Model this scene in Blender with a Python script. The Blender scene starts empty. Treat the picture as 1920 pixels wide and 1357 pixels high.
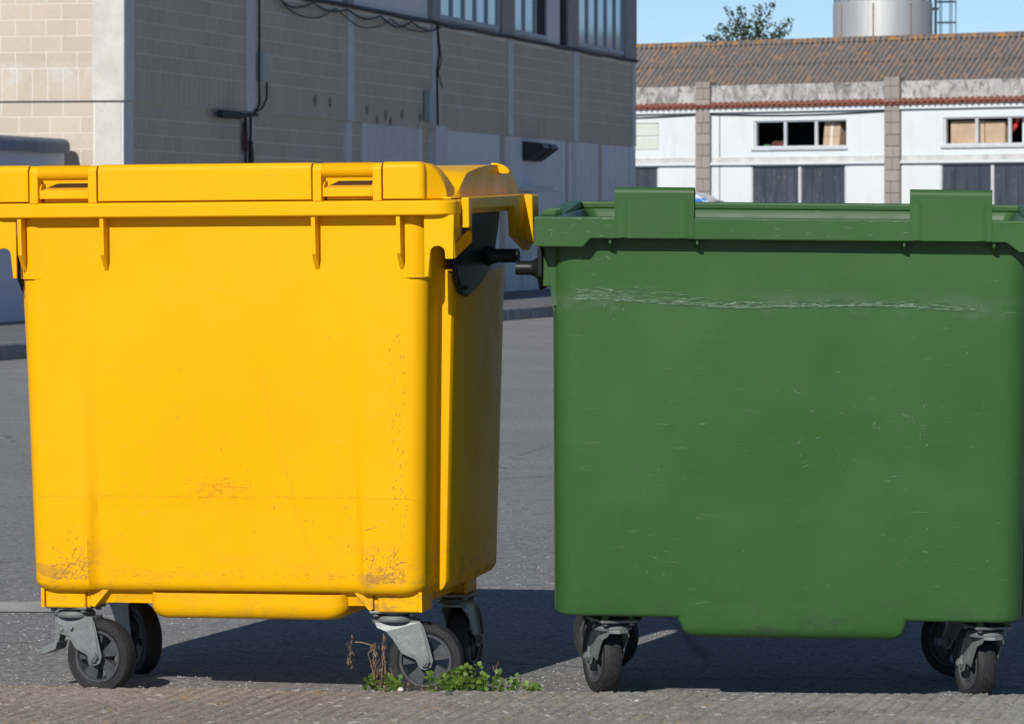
import bpy, math, random
from mathutils import Vector, Matrix, noise
R = math.radians
random.seed(7)
sc = bpy.context.scene
COL = sc.collection

# ------------------------------------------------------------------ camera, sky, sun, exposure
F, CX, HY, CZ = 8200.0, 960.0, 420.0, 1.22      # focal length (photo px), centre column, horizon row, eye height
cam_d = bpy.data.cameras.new('camera'); cam = bpy.data.objects.new('camera', cam_d); COL.objects.link(cam)
cam.location = (0, 0, CZ); cam.rotation_euler = (R(90), 0, 0)
cam_d.sensor_width = 36; cam_d.lens = 36*F/1920; cam_d.shift_y = -(678.5-HY)/1920
cam_d.clip_start = 0.5; cam_d.clip_end = 4000
cam_d.dof.use_dof = True; cam_d.dof.focus_distance = 11.3; cam_d.dof.aperture_fstop = 26
sc.camera = cam

AZ, EL = R(20.5), R(31.0)
travel = Vector((math.sin(AZ)*math.cos(EL), math.cos(AZ)*math.cos(EL), -math.sin(EL)))
w = bpy.data.worlds.new("World"); sc.world = w; w.use_nodes = True
wn = w.node_tree; wn.nodes.clear()
sky = wn.nodes.new('ShaderNodeTexSky'); sky.sky_type = 'NISHITA'; sky.sun_disc = False
sky.sun_elevation = EL; sky.sun_rotation = math.pi + AZ
sky.air_density = 0.62; sky.dust_density = 0.0; sky.ozone_density = 4.0
bg = wn.nodes.new('ShaderNodeBackground'); bg.inputs['Strength'].default_value = 0.092
wo = wn.nodes.new('ShaderNodeOutputWorld')
wn.links.new(sky.outputs[0], bg.inputs[0]); wn.links.new(bg.outputs[0], wo.inputs[0])
sd = bpy.data.lights.new('sun', 'SUN'); sd.energy = 4.25; sd.angle = R(0.53); sd.color = (1.0, 0.96, 0.90)
so = bpy.data.objects.new('sun', sd); COL.objects.link(so)
so.rotation_euler = travel.to_track_quat('-Z', 'Y').to_euler(); so.location = (-8, -12, 12)
vs = sc.view_settings
vs.view_transform = 'Standard'; vs.look = 'None'; vs.gamma = 1; vs.exposure = 0; vs.use_curve_mapping = False

# ------------------------------------------------------------------ helpers
def tag(o, label=None, cat=None, group=None, kind=None):
    if label: o['label'] = label
    if cat: o['category'] = cat
    if group: o['group'] = group
    if kind: o['kind'] = kind
    return o
def empty(name, loc=(0,0,0), rot=(0,0,0), parent=None):
    o = bpy.data.objects.new(name, None); o.empty_display_size = .2
    o.location = loc; o.rotation_euler = rot; COL.objects.link(o); o.parent = parent
    return o
def link(name, mesh, parent=None, loc=None, rot=None):
    o = bpy.data.objects.new(name, mesh); COL.objects.link(o); o.parent = parent
    if loc is not None: o.location = loc
    if rot is not None: o.rotation_euler = rot
    return o
def copy_tree(o, parent=None):
    c = o.copy(); COL.objects.link(c); c.parent = parent
    for ch in list(o.children): copy_tree(ch, c)
    return c

class MB:
    def __init__(s): s.v = []; s.f = []
    def add(s, vs, fs):
        n = len(s.v); s.v += [tuple(p) for p in vs]; s.f += [tuple(i+n for i in f) for f in fs]; return s
    def box(s, x0, x1, y0, y1, z0, z1):
        return s.add([(x0,y0,z0),(x1,y0,z0),(x1,y1,z0),(x0,y1,z0),(x0,y0,z1),(x1,y0,z1),(x1,y1,z1),(x0,y1,z1)],
                     [(0,3,2,1),(4,5,6,7),(0,1,5,4),(1,2,6,5),(2,3,7,6),(3,0,4,7)])
    def prism(s, poly, a0, a1, axis='y'):
        # polygon in the two remaining axes (x,z) for y, (y,z) for x, (x,y) for z
        def P(p, a):
            return {'y': (p[0], a, p[1]), 'x': (a, p[0], p[1]), 'z': (p[0], p[1], a)}[axis]
        n = len(poly); vs = [P(p, a0) for p in poly] + [P(p, a1) for p in poly]
        fs = [tuple(range(n)), tuple(range(2*n-1, n-1, -1))] + [(i, (i+1) % n, n+(i+1) % n, n+i)[::-1] for i in range(n)]
        return s.add(vs, fs)
    def loft(s, rings, closed=True, cap0=False, cap1=False):
        n = len(rings[0]); vs = [p for r in rings for p in r]; fs = []
        for j in range(len(rings)-1):
            for i in range(n if closed else n-1):
                k = (i+1) % n
                fs.append((j*n+i, j*n+k, (j+1)*n+k, (j+1)*n+i))
        if cap0: fs.append(tuple(range(n))[::-1])
        if cap1: fs.append(tuple((len(rings)-1)*n+i for i in range(n)))
        return s.add(vs, fs)
    def tube(s, pts, r, n=8, cap=True):
        pts = [Vector(p) for p in pts]; rings = []
        for i, p in enumerate(pts):
            t = (pts[min(i+1, len(pts)-1)] - pts[max(i-1, 0)]).normalized()
            a = t.cross(Vector((0,0,1)) if abs(t.z) < .9 else Vector((1,0,0))).normalized(); b = t.cross(a)
            rr = r[i] if isinstance(r, (list, tuple)) else r
            rings.append([p + a*rr*math.cos(2*math.pi*k/n) + b*rr*math.sin(2*math.pi*k/n) for k in range(n)])
        return s.loft(rings, cap0=cap, cap1=cap)
    def lathe(s, prof, n=40, axis='z', c=(0,0,0), closed_prof=False):
        # prof: (radius, height)
        rings = []
        pr = prof + [prof[0]] if closed_prof else prof
        for r_, h in pr:
            ring = []
            for k in range(n):
                a = 2*math.pi*k/n; p, q = r_*math.cos(a), r_*math.sin(a)
                ring.append({'z': (c[0]+p, c[1]+q, c[2]+h), 'y': (c[0]+p, c[1]+h, c[2]+q), 'x': (c[0]+h, c[1]+p, c[2]+q)}[axis])
            rings.append(ring)
        return s.loft(rings, cap0=not closed_prof and prof[0][0] > 0, cap1=not closed_prof and prof[-1][0] > 0)
    def mesh(s, name, mat, smooth=None):
        m = bpy.data.meshes.new(name); m.from_pydata(s.v, [], s.f); m.materials.append(mat)
        import bmesh
        b = bmesh.new(); b.from_mesh(m); bmesh.ops.remove_doubles(b, verts=b.verts, dist=1e-6)
        bmesh.ops.recalc_face_normals(b, faces=b.faces); b.to_mesh(m); b.free()
        if smooth is not None:
            m.polygons.foreach_set('use_smooth', [True]*len(m.polygons)); m.set_sharp_from_angle(angle=R(smooth))
        m.update(); return m
    def obj(s, name, mat, parent=None, smooth=None, bevel=None, seg=2, **k):
        o = link(name, s.mesh(name, mat, smooth), parent, **k)
        if bevel:
            b = o.modifiers.new('bevel', 'BEVEL'); b.width = bevel; b.segments = seg; b.limit_method = 'ANGLE'; b.angle_limit = R(35)
            if smooth is not None: b.harden_normals = True
        return o

# ------------------------------------------------------------------ materials
class NT:
    def __init__(s, name):
        s.m = bpy.data.materials.new(name); s.m.use_nodes = True; s.t = s.m.node_tree
        s.b = s.t.nodes['Principled BSDF']; s.tc = s.t.nodes.new('ShaderNodeTexCoord')
    def n(s, typ, **kw):
        x = s.t.nodes.new(typ)
        for k, v in kw.items(): setattr(x, k, v)
        return x
    def L(s, a, b): s.t.links.new(a, b)
    def val(s, sock, v):
        if hasattr(v, 'links') or isinstance(v, bpy.types.NodeSocket): s.L(v, sock)
        else: sock.default_value = v
    def coord(s, kind='Object', scale=(1,1,1), rot=(0,0,0), loc=(0,0,0)):
        mp = s.n('ShaderNodeMapping'); s.L(s.tc.outputs[kind], mp.inputs[0])
        mp.inputs['Scale'].default_value = scale; mp.inputs['Rotation'].default_value = rot; mp.inputs['Location'].default_value = loc
        return mp.outputs[0]
    def noise(s, scale=5, detail=3, rough=.5, vec=None, dist=0):
        x = s.n('ShaderNodeTexNoise'); x.inputs['Scale'].default_value = scale; x.inputs['Detail'].default_value = detail
        x.inputs['Roughness'].default_value = rough; x.inputs['Distortion'].default_value = dist
        s.L(vec if vec is not None else s.coord(), x.inputs['Vector']); return x.outputs['Fac']
    def vor(s, scale, vec=None, feature='F1', out='Distance'):
        x = s.n('ShaderNodeTexVoronoi', feature=feature); x.inputs['Scale'].default_value = scale
        s.L(vec if vec is not None else s.coord(), x.inputs['Vector']); return x.outputs[out]
    def map(s, v, a, b, c=0., d=1., smooth=False):
        x = s.n('ShaderNodeMapRange'); x.clamp = True
        if smooth: x.interpolation_type = 'SMOOTHSTEP'
        s.L(v, x.inputs[0])
        for i, q in zip((1,2,3,4), (a,b,c,d)): x.inputs[i].default_value = q
        return x.outputs[0]
    def math(s, op, a, b=0.):
        x = s.n('ShaderNodeMath', operation=op); x.use_clamp = False
        s.val(x.inputs[0], a); s.val(x.inputs[1], b); return x.outputs[0]
    def mix(s, fac, a, b, mode='MIX'):
        x = s.n('ShaderNodeMix', data_type='RGBA', blend_type=mode); s.val(x.inputs[0], fac)
        for i, c in ((6, a), (7, b)):
            if isinstance(c, tuple): c = (*c, 1)[:4]
            s.val(x.inputs[i], c)
        return x.outputs[2]
    def sep(s, vec=None):
        x = s.n('ShaderNodeSeparateXYZ'); s.L(vec if vec is not None else s.coord(), x.inputs[0]); return x.outputs
    def bump(s, h, strength=.3, dist=.01, prev=None):
        x = s.n('ShaderNodeBump'); x.inputs['Strength'].default_value = strength; x.inputs['Distance'].default_value = dist
        s.L(h, x.inputs['Height'])
        if prev is not None: s.L(prev, x.inputs['Normal'])
        return x.outputs[0]
    def done(s, color=None, rough=.6, metal=0., normal=None, spec=.5):
        if color is not None:
            if isinstance(color, tuple): color = (*color, 1)[:4]
            s.val(s.b.inputs['Base Color'], color)
        s.val(s.b.inputs['Roughness'], rough); s.b.inputs['Metallic'].default_value = metal
        s.b.inputs['Specular IOR Level'].default_value = spec
        if normal is not None: s.L(normal, s.b.inputs['Normal'])
        return s.m

def simple(name, col, rough=.6, metal=0, var=.12, scale=6, bump=0, spec=.5, coord='Object'):
    t = NT(name); v = t.coord(coord)
    n1 = t.noise(scale, 5, .6, v)
    c = t.mix(t.map(n1, .3, .7), tuple(x*(1-var) for x in col), tuple(min(1, x*(1+var)) for x in col))
    nm = t.bump(t.noise(scale*9, 4, .6, v), bump, .005) if bump else None
    return t.done(c, rough, metal, nm, spec)

def plastic(name, base, faded, scuffc, dirtc, green):
    t = NT(name); xyz = t.sep()
    big = t.noise(2.2, 4, .55)
    c = t.mix(t.map(big, .35, .7), base, faded)
    # soft cloudy chalking
    cl = t.map(t.noise(5.5, 5, .65, dist=.6), .55, .8, 0, .35)
    c = t.mix(cl, c, faded)
    total = None
    lays = [((3,3,60), R(4), .66), ((7,7,50), R(28), .655), ((8,8,60), R(-38), .67), ((11,11,50), R(-12), .66), ((60,60,6), R(3), .70)]
    for i, (scl, ry, th) in enumerate(lays):
        v = t.coord('Object', scale=scl, rot=(0, ry, 0), loc=(i*3.1, i*1.7, i*.9))
        ln = t.map(t.noise(1.6, 3, .6, v, dist=.9), th, th+.12)
        mk = t.map(t.noise(5.5, 5, .7, t.coord('Object', loc=(i*5.3, 2*i, i))), .50, .66)
        ln = t.math('MULTIPLY', ln, mk)
        total = ln if total is None else t.math('MAXIMUM', total, ln)
    spk = t.map(t.vor(55, t.coord('Object', loc=(1,1,1))), .0, .07, 1, 0)
    spk = t.math('MULTIPLY', spk, t.map(t.noise(9, 2, .5), .58, .64))
    total = t.math('MAXIMUM', total, spk)
    if green:
        # long rub mark where the lifting arm scrapes along the front
        zz = t.math('ADD', xyz[2], t.math('MULTIPLY', t.noise(3.5, 3, .6, t.coord('Object', scale=(1,1,.2))), .05))
        halo = t.math('MULTIPLY', t.map(zz, 1.015, 1.03), t.map(zz, 1.05, 1.085, 1, 0))
        halo = t.math('MULTIPLY', halo, t.map(t.noise(4, 4, .7, t.coord('Object', scale=(1,1,2))), .48, .7, 0, .8))
        halo = t.math('MULTIPLY', halo, t.map(xyz[1], .10, .18, 1, 0))
        c = t.mix(halo, c, (.105,.15,.10))
    c = t.mix(t.math('MULTIPLY', total, .36 if green else .18), c, scuffc)
    # dark flecks
    fl = t.map(t.vor(23, t.coord('Object', loc=(4,3,2))), .0, .035, 1, 0)
    c = t.mix(t.math('MULTIPLY', fl, .5), c, dirtc)
    # worn, dirty lower edge
    d1 = t.map(xyz[2], .285 if not green else .2, .42 if not green else .30, 1, 0)
    ab = t.math('ABSOLUTE', xyz[0])
    if not green: d1 = t.math('MULTIPLY', d1, t.map(ab, .30, .38, .28, 1))
    d2 = t.map(t.noise(13, 6, .78, t.coord('Object', scale=(.6,1,1.6)), dist=.5), .50, .62)
    d3 = t.math('MULTIPLY', t.math('MULTIPLY', d1, d2), .75 if not green else .5)
    c = t.mix(d3, c, dirtc)
    rg = t.map(t.noise(7, 4, .6), .3, .7, .36, .55)
    rg = t.math('ADD', rg, t.math('MULTIPLY', total, .2))
    nm = t.bump(t.noise(1.8, 2, .5), .10, .03)
    nm = t.bump(t.noise(420, 2, .5), .06, .001, nm)
    nm = t.bump(total, .35, .002, nm)
    return t.done(c, rg, 0, nm, .14 if not green else .30)

M = {}
M['yellow'] = plastic('yellow_plastic', (.84,.415,.0008), (.85,.445,.0025), (.85,.60,.22), (.33,.17,.05), False)
M['green'] = plastic('green_plastic', (.031,.092,.022), (.042,.110,.032), (.19,.29,.18), (.03,.045,.03), True)
M['black_plastic'] = simple('black_plastic', (.010,.011,.013), .42, var=.3, scale=14, bump=.1, spec=.3)
M['rubber'] = None
t = NT('tyre_rubber')
c = t.mix(t.map(t.noise(30, 5, .7), .35, .75), (.010,.010,.011), (.026,.025,.025))
c = t.mix(t.map(t.vor(190), .0, .16, .8, 0), c, (.35,.35,.34))
M['rubber'] = t.done(c, .75, 0, t.bump(t.noise(160, 4, .6), .3, .002))
t = NT('grey_wheel_centre')
c = t.mix(t.map(t.noise(40, 4, .7), .35, .7), (.040,.042,.045), (.075,.078,.082))
c = t.mix(t.map(t.vor(150), .0, .14, .6, 0), c, (.35,.35,.34))
M['hub'] = t.done(c, .55)
t = NT('galvanised_steel')
c = t.mix(t.map(t.noise(26, 5, .7), .3, .75), (.15,.16,.155), (.27,.285,.275))
c = t.mix(t.map(t.noise(14, 5, .8, dist=1), .60, .72, 0, .6), c, (.16,.12,.09))
c = t.mix(t.map(t.vor(120), .0, .10, .5, 0), c, (.09,.07,.06))
M['steel'] = t.done(c, .5, .35, t.bump(t.noise(120, 4, .6), .25, .002))
M['dark_steel'] = simple('dark_steel', (.05,.05,.052), .5, .5, var=.3, scale=30, bump=.2)

# asphalt
t = NT('asphalt')
wv = t.coord('Object')
patch = t.noise(.35, 5, .6, wv)
c = t.mix(t.map(patch, .3, .7), (.33,.32,.30), (.43,.412,.385))
ag = t.vor(95, wv, 'F1', 'Color'); agx = t.sep(ag)[0]
c = t.mix(t.map(agx, .0, .45, .75, 0), c, (.12,.12,.122))
c = t.mix(t.map(agx, .72, .98, 0, .45), c, (.42,.41,.39))
gr_ = t.noise(420, 3, .8, wv)
c = t.mix(t.map(gr_, .35, .65, .35, 0), c, (.07,.07,.075))
ag2 = t.vor(60, wv, 'F1', 'Color'); a2 = t.sep(ag2)[1]
c = t.mix(t.map(a2, .955, .98, 0, .6), c, (.50,.49,.46))
st = t.noise(2.6, 6, .7, t.coord('Object', scale=(.35,1,1)))
c = t.mix(t.map(st, .52, .7, 0, .30), c, (.19,.188,.186))
crk = t.vor(.55, t.coord('Object', scale=(.8,1,1), loc=(.3,.2,0)), 'DISTANCE_TO_EDGE')
crk = t.math('ADD', crk, t.math('MULTIPLY', t.noise(2.5, 6, .8, wv), .07))
c = t.mix(t.map(crk, .030, .042, .55, 0), c, (.06,.06,.062))
hb = t.math('ADD', agx, t.math('MULTIPLY', gr_, .9))
nm = t.bump(hb, .8, .007)
M['asphalt'] = t.done(c, .88, 0, nm, .3)

# ribbed foreground concrete
t = NT('ribbed_concrete')
wv = t.coord('Object')
c = t.mix(t.map(t.noise(3.2, 6, .65, wv), .35, .68), (.27,.235,.20), (.35,.325,.29))
c = t.mix(t.map(t.noise(38, 6, .75, wv), .42, .66), c, (.19,.175,.155))
a = t.sep(t.vor(170, wv, 'F1', 'Color'))
c = t.mix(t.map(a[0], .8, .98, 0, .6), c, (.52,.50,.46))
c = t.mix(t.map(a[1], .0, .2, .45, 0), c, (.11,.10,.09))
px = t.sep(wv)
xm = t.map(px[0], -.6, 1.2, 0, .6)
c = t.mix(t.math('MULTIPLY', xm, t.map(t.noise(6, 5, .7, wv), .4, .65)), c, (.43,.425,.39))
b2 = t.sep(t.vor(55, wv, 'F1', 'Color'))
c = t.mix(t.map(b2[2], .975, .985, 0, .7), c, (.62,.60,.56))
lich = t.math('MULTIPLY', t.map(t.noise(11, 5, .75, wv), .60, .66), t.map(t.noise(60, 4, .7, wv), .45, .55))
c = t.mix(t.math('MULTIPLY', lich, .75), c, (.50,.30,.06))
M['apron'] = t.done(c, .92, 0, t.bump(t.noise(200, 5, .75, wv), .7, .004), .25)
M['kerb'] = simple('kerb_concrete', (.22,.215,.21), .9, var=.3, scale=5, bump=.4)
M['pavement'] = simple('pavement_concrete', (.15,.15,.155), .9, var=.2, scale=2, bump=.3)

def blockmat(name, col, k=1.):
    t = NT(name)
    oi = t.n('ShaderNodeObjectInfo').outputs['Random']
    geo = t.n('ShaderNodeNewGeometry').outputs['Random Per Island']
    rnd = t.math('FRACT', t.math('ADD', t.math('MULTIPLY', oi, 3.7), geo))
    wv = t.n('ShaderNodeNewGeometry').outputs['Position']
    c = t.mix(rnd, tuple(x*.95 for x in col), tuple(min(1, x*1.05) for x in col))
    c = t.mix(t.map(t.noise(1.1, 5, .65, wv), .4, .75, 0, .35), c, tuple(x*.72 for x in col))
    c = t.mix(t.map(t.noise(28, 5, .7, wv), .55, .72, 0, .4), c, tuple(x*.6 for x in col))
    # lime bloom around the top of the soldier course
    z = t.sep(wv)[2]
    bl = t.math('MULTIPLY', t.map(z, 2.93, 3.14), t.map(z, 3.16, 3.24, 1, 0))
    bl2 = t.math('MULTIPLY', t.map(z, 2.72, 3.14, .25, 1), t.map(z, 3.15, 3.2, 1, 0))
    xs = t.sep(wv)[0]
    left = t.map(xs, -4.95, -4.85, 1, .0)
    n_ = t.map(t.noise(5, 6, .7, wv, dist=.5), .40, .66)
    bl = t.math('MULTIPLY', t.math('MULTIPLY', t.math('MAXIMUM', bl, t.math('MULTIPLY', bl2, .7)), left), n_)
    c = t.mix(bl, c, (.62,.60,.56))
    return t.done(c, .92, 0, t.bump(t.noise(70, 5, .7, wv), .5, .006), .2)
M['block'] = blockmat('sand_block', (.56,.475,.37))
M['block_shadow_side'] = M['block']
M['mortar'] = simple('mortar', (.74,.71,.65), .95, var=.08, scale=8)
M['mortar_grey'] = M['mortar']
t = NT('concrete_pillar')
wv = t.n('ShaderNodeNewGeometry').outputs['Position']
c = t.mix(t.map(t.noise(2.2, 6, .7, wv), .35, .7), (.52,.50,.445), (.66,.635,.57))
c = t.mix(t.map(t.noise(17, 5, .7, wv), .56, .72, 0, .5), c, (.40,.385,.35))
c = t.mix(t.map(t.vor(16, wv), .0, .12, .9, 0), c, (.8,.8,.78))
M['pillar'] = t.done(c, .9, 0, t.bump(t.noise(60, 5, .7, wv), .4, .005), .2)
M['pillar_grey'] = simple('painted_pillar', (.62,.61,.59), .85, var=.1, scale=3, bump=.2)
t = NT('stained_white_paint')
wv = t.n('ShaderNodeNewGeometry').outputs['Position']
c = t.mix(t.map(t.noise(.9, 5, .6, wv), .35, .75), (.70,.74,.745), (.66,.695,.69))
c = t.mix(t.map(t.noise(3, 6, .75, t.coord('Object', scale=(1,1,.15))), .54, .75, 0, .45), c, (.50,.49,.45))
M['white'] = t.done(c, .8, 0, None, .3)
M['white_dull'] = simple('weathered_white_paint', (.70,.69,.69), .85, var=.07, scale=1.5, bump=.1)
t = NT('stained_parapet')
wv = t.coord('Object')
c = t.mix(t.map(t.noise(1.3, 6, .7, wv), .40, .62), (.55,.54,.52), (.36,.35,.34))
c = t.mix(t.map(t.noise(4.2, 7, .8, t.coord('Object', scale=(1,1,.6)), dist=.8), .46, .60, 0, .85), c, (.12,.11,.10))
M['parapet'] = t.done(c, .95)
t = NT('fibre_cement_roof')
wv = t.coord('Object')
rnd = t.n('ShaderNodeNewGeometry').outputs['Random Per Island']
c = t.mix(t.map(t.noise(1.2, 6, .7, t.coord('Object', scale=(6,1,1))), .35, .7), (.20,.178,.162), (.14,.142,.148))
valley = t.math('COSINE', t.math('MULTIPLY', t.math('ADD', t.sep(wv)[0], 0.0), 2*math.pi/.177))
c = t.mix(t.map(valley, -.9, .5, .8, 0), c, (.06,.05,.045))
c = t.mix(t.map(t.noise(3.5, 7, .75, t.coord('Object', scale=(2,1,1)), dist=.7), .53, .62, 0, .75), c, (.36,.19,.10))
xyz = t.sep(wv)
ridge = t.map(xyz[2], 6.15, 6.40)
lm = t.math('ADD', t.noise(5, 6, .75, t.coord('Object', loc=(3,1,1))), t.math('MULTIPLY', ridge, .10))
c = t.mix(t.map(lm, .60, .66, 0, .9), c, (.42,.19,.04))
c = t.mix(t.map(t.noise(11, 5, .7, wv), .62, .7, 0, .6), c, (.33,.31,.28))
M['roof'] = t.done(c, .95, 0, t.bump(t.noise(30, 5, .7, wv), .4, .01), .2)
M['terracotta'] = simple('terracotta', (.24,.085,.055), .85, var=.45, scale=9, bump=.3)
M['granite'] = blockmat('granite', (.33,.29,.26))
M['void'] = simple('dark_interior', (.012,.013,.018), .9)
t = NT('dark_door_panel')
c = t.mix(t.map(t.noise(1.2, 5, .7, t.coord('Object', scale=(5,5,.5))), .4, .7), (.040,.048,.060), (.075,.085,.10))
c = t.mix(t.map(t.noise(7, 6, .8, t.coord('Object', scale=(1.5,1,.5))), .60, .70, 0, .6), c, (.3,.31,.32))  # pale blotches are reflections painted into the panel colour
M['door'] = t.done(c, .22, 0, t.bump(t.noise(3, 3, .5), .12, .02), .6)
M['door_frame'] = simple('painted_steel_frame', (.55,.57,.58), .6, var=.1)
M['glass'] = NT('sky_reflecting_glass').done((.05,.09,.12), .06, 0, None, 1.0)
M['pale_glass'] = simple('sky_tinted_glass', (.26,.42,.50), .12, var=.15, scale=.8, spec=.9)  # blue of the reflected sky is put into the base colour
M['cardboard'] = simple('cardboard', (.52,.38,.25), .9, var=.15, scale=2)
M['tape'] = simple('parcel_tape', (.72,.66,.58), .4)
M['red'] = simple('red_hose_plastic', (.65,.05,.03), .5)
M['maroon'] = simple('maroon_cloth', (.10,.03,.025), .9)
M['mint'] = simple('green_cloth', (.06,.25,.10), .9)
M['blue'] = simple('blue_stripe_paint', (.03,.19,.55), .4, var=.03)
M['van'] = simple('white_car_paint', (.66,.68,.70), .28, var=.03, scale=1)
M['cable'] = simple('black_cable', (.015,.015,.017), .7)
M['box_pale'] = simple('pale_junction_box', (.38,.44,.42), .7, var=.06)
M['rust'] = simple('rusty_strip', (.10,.04,.03), .9, var=.3)
t = NT('silo_steel')
v = t.coord('Object', scale=(1,1,.05))
xyz = t.sep(t.coord('Object'))
c = t.mix(t.map(t.noise(9, 5, .7, v), .35, .7), (.47,.475,.47), (.38,.38,.37))
M['silo'] = t.done(c, .62, .45, t.bump(t.noise(1.3, 2, .5, t.coord('Object', scale=(1,1,.4))), .2, .05))
M['silo_rust'] = simple('rust_seam', (.22,.165,.12), .8, var=.3, scale=4)
M['cap'] = None
t = NT('slate_blue_cap')
c = t.mix(t.map(t.noise(3, 5, .7, t.coord('Object', scale=(1,2.5,.5))), .35, .7), (.14,.19,.25), (.08,.10,.14))
M['cap'] = t.done(c, .6, 0, t.bump(t.noise(20, 4, .6), .3, .01))
M['annex'] = simple('annex_render', (.62,.63,.67), .9, var=.04, scale=1.5)
def leafmat(name, a, b):
    t = NT(name); rnd = t.n('ShaderNodeNewGeometry').outputs['Random Per Island']
    c = t.mix(rnd, a, b); m = t.done(c, .55, 0, None, .4)
    t.b.inputs['Subsurface Weight'].default_value = 0
    tr = t.n('ShaderNodeBsdfTranslucent'); t.L(c, tr.inputs[0])
    mx = t.n('ShaderNodeMixShader'); mx.inputs[0].default_value = .3
    out = [x for x in t.t.nodes if x.type == 'OUTPUT_MATERIAL'][0]
    t.L(t.b.outputs[0], mx.inputs[1]); t.L(tr.outputs[0], mx.inputs[2]); t.L(mx.outputs[0], out.inputs[0])
    return m
M['leaf'] = leafmat('weed_leaf', (.075,.165,.022), (.20,.33,.055))
M['dry'] = leafmat('dry_stalk', (.16,.095,.05), (.34,.23,.13))
M['tree_leaf'] = leafmat('tree_leaf', (.035,.065,.02), (.085,.12,.04))
M['bark'] = simple('bark', (.09,.075,.055), .9, var=.3, scale=6)
M['pebble_white'] = simple('white_pebble', (.55,.53,.50), .8, var=.1, scale=40)
M['pebble_dark'] = simple('dark_pebble', (.06,.06,.065), .8, var=.2, scale=40)

def fbm(x, y, z=0, o=4):
    return noise.fractal(Vector((x, y, z)), .8, 2.0, o)

# ------------------------------------------------------------------ ground
def smooth(a, b, x):
    x = min(1, max(0, (x-a)/(b-a))); return x*x*(3-2*x)
def gz(y):
    if y <= 14: return .02*(y-11.15)-.010
    return .047 - .147*smooth(14, 43, y)
ys = [-60, -20, 0, 5, 8] + [9+.25*i for i in range(40)] + [19.5, 22, 25, 28, 32, 36, 40, 43, 50, 70, 100, 200, 500, 1200, 3000]
xs = [-3000, -600, -150, -40, -15] + [-6+.5*i for i in range(25)] + [15, 40, 150, 600, 3000]
g = MB(); g.loft([[(x, y, gz(y) + (.004*fbm(x*.9, y*.9) if abs(x) < 8 and 8 < y < 25 else 0)) for x in xs] for y in ys], closed=False)
tag(g.obj('ground', M['asphalt'], smooth=60), kind='structure')

# pale worn strip across the yard behind the containers
def strip(name, pts0, pts1, mat, dz=.005):
    m = MB(); m.loft([[ (x, y, gz(y)+dz) for x, y in pts0], [(x, y, gz(y)+dz) for x, y in pts1]], closed=False)
    return m.obj(name, mat)
t = NT('worn_concrete_strip')
c = t.mix(t.map(t.noise(5, 6, .7), .35, .65), (.46,.43,.38), (.30,.29,.27))
strip_m = t.done(c, .9, 0, t.bump(t.noise(90, 5, .7), .5, .005))
p0 = [(-6+.2*i, 13.34 + .03*fbm(i*.3, 1)) for i in range(24)]; p1 = [(-6+.2*i, 13.62 + .04*fbm(i*.4, 5)) for i in range(24)]
tag(strip('concrete_strip', p0, p1, strip_m), kind='structure')

# foreground apron: ribbed concrete, its raised edge runs in front of the wheels
def edge_y(x): return 10.925 - .085*x + .006*fbm(x*7, 3) + .003*fbm(x*30, 9)
ap = MB(); rows = []
NX, NY = 560, 150
ca, sa = math.cos(R(13)), math.sin(R(13))
def apron_z(x, y, e):
    q = (x*ca - y*sa)/.040 + .10*fbm(x*3, y*3)
    rib = abs(math.sin(q*math.pi))
    groove = 1 - min(1, rib/.35)
    z = .058 + .004*fbm(x*1.3, y*1.3) - .0085*groove*(.55+.9*max(0, .5+fbm(x*2.5, y*2.5, 4))) + .0022*fbm(x*45, y*45, 7) - .0035*max(0, fbm(x*12, y*12, 2))
    nt = math.exp(-((x+1.0)/.028)**2)*max(0, 1-e/.035); z -= .022*nt
    cq = (x+.335) - (y-10.47)*.55; z -= .009*max(0, 1-abs(cq)/.006)*(1 if 10.40 < y < 10.68 else 0)
    if e < .02: z -= .010*(1-e/.02)**2 + .004*max(0, fbm(x*22, 8))*(1-e/.02)
    return z
for j in range(NY+1):
    tt = (j/NY); row = []
    for i in range(NX+1):
        x = -1.75 + 3.5*i/NX; e = edge_y(x); dd = 1.25*(1-tt)**1.15
        row.append((x, e-dd, apron_z(x, e-dd, dd)))
    rows.append(row)
lip = [(p[0], p[1]+.004, p[2]-.075) for p in rows[-1]]
ap.loft(rows + [lip], closed=False)
tag(ap.obj('foreground_pavement', M['apron'], smooth=75), kind='structure')
# the same apron beyond what the lens sees
ap2 = MB(); ap2.box(-30, -1.752, 6, 10.93, -.3, .057); ap2.box(1.752, 30, 6, 10.78, -.3, .057); ap2.box(-1.751, 1.751, -6, 9.66, -.3, .056)
ap2.box(-30, -1.752, -6, 5.999, -.3, .0568); ap2.box(1.752, 30, -6, 5.999, -.3, .0568)
tag(ap2.obj('pavement', M['apron']), kind='structure')

# ------------------------------------------------------------------ the long block-built warehouse on the left
dL = lambda u: 16.76/(.2213-(u-CX)/F)
angL = -math.atan(.2213)
WH = empty('warehouse', (-4.81, 54, 0), (0, 0, angL))
tag(WH, 'long two-storey warehouse of sand-coloured concrete blocks with grey pillars, behind the yellow container', 'warehouse')
cosL = math.cos(angL)
along = lambda u: (dL(u)-54)/cosL            # distance along the facade of photo column u
Z1 = CZ+1.525; ZS = Z1+.4; ZB = CZ+3.185; ZG = -.10; LEN = along(1187)
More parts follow.
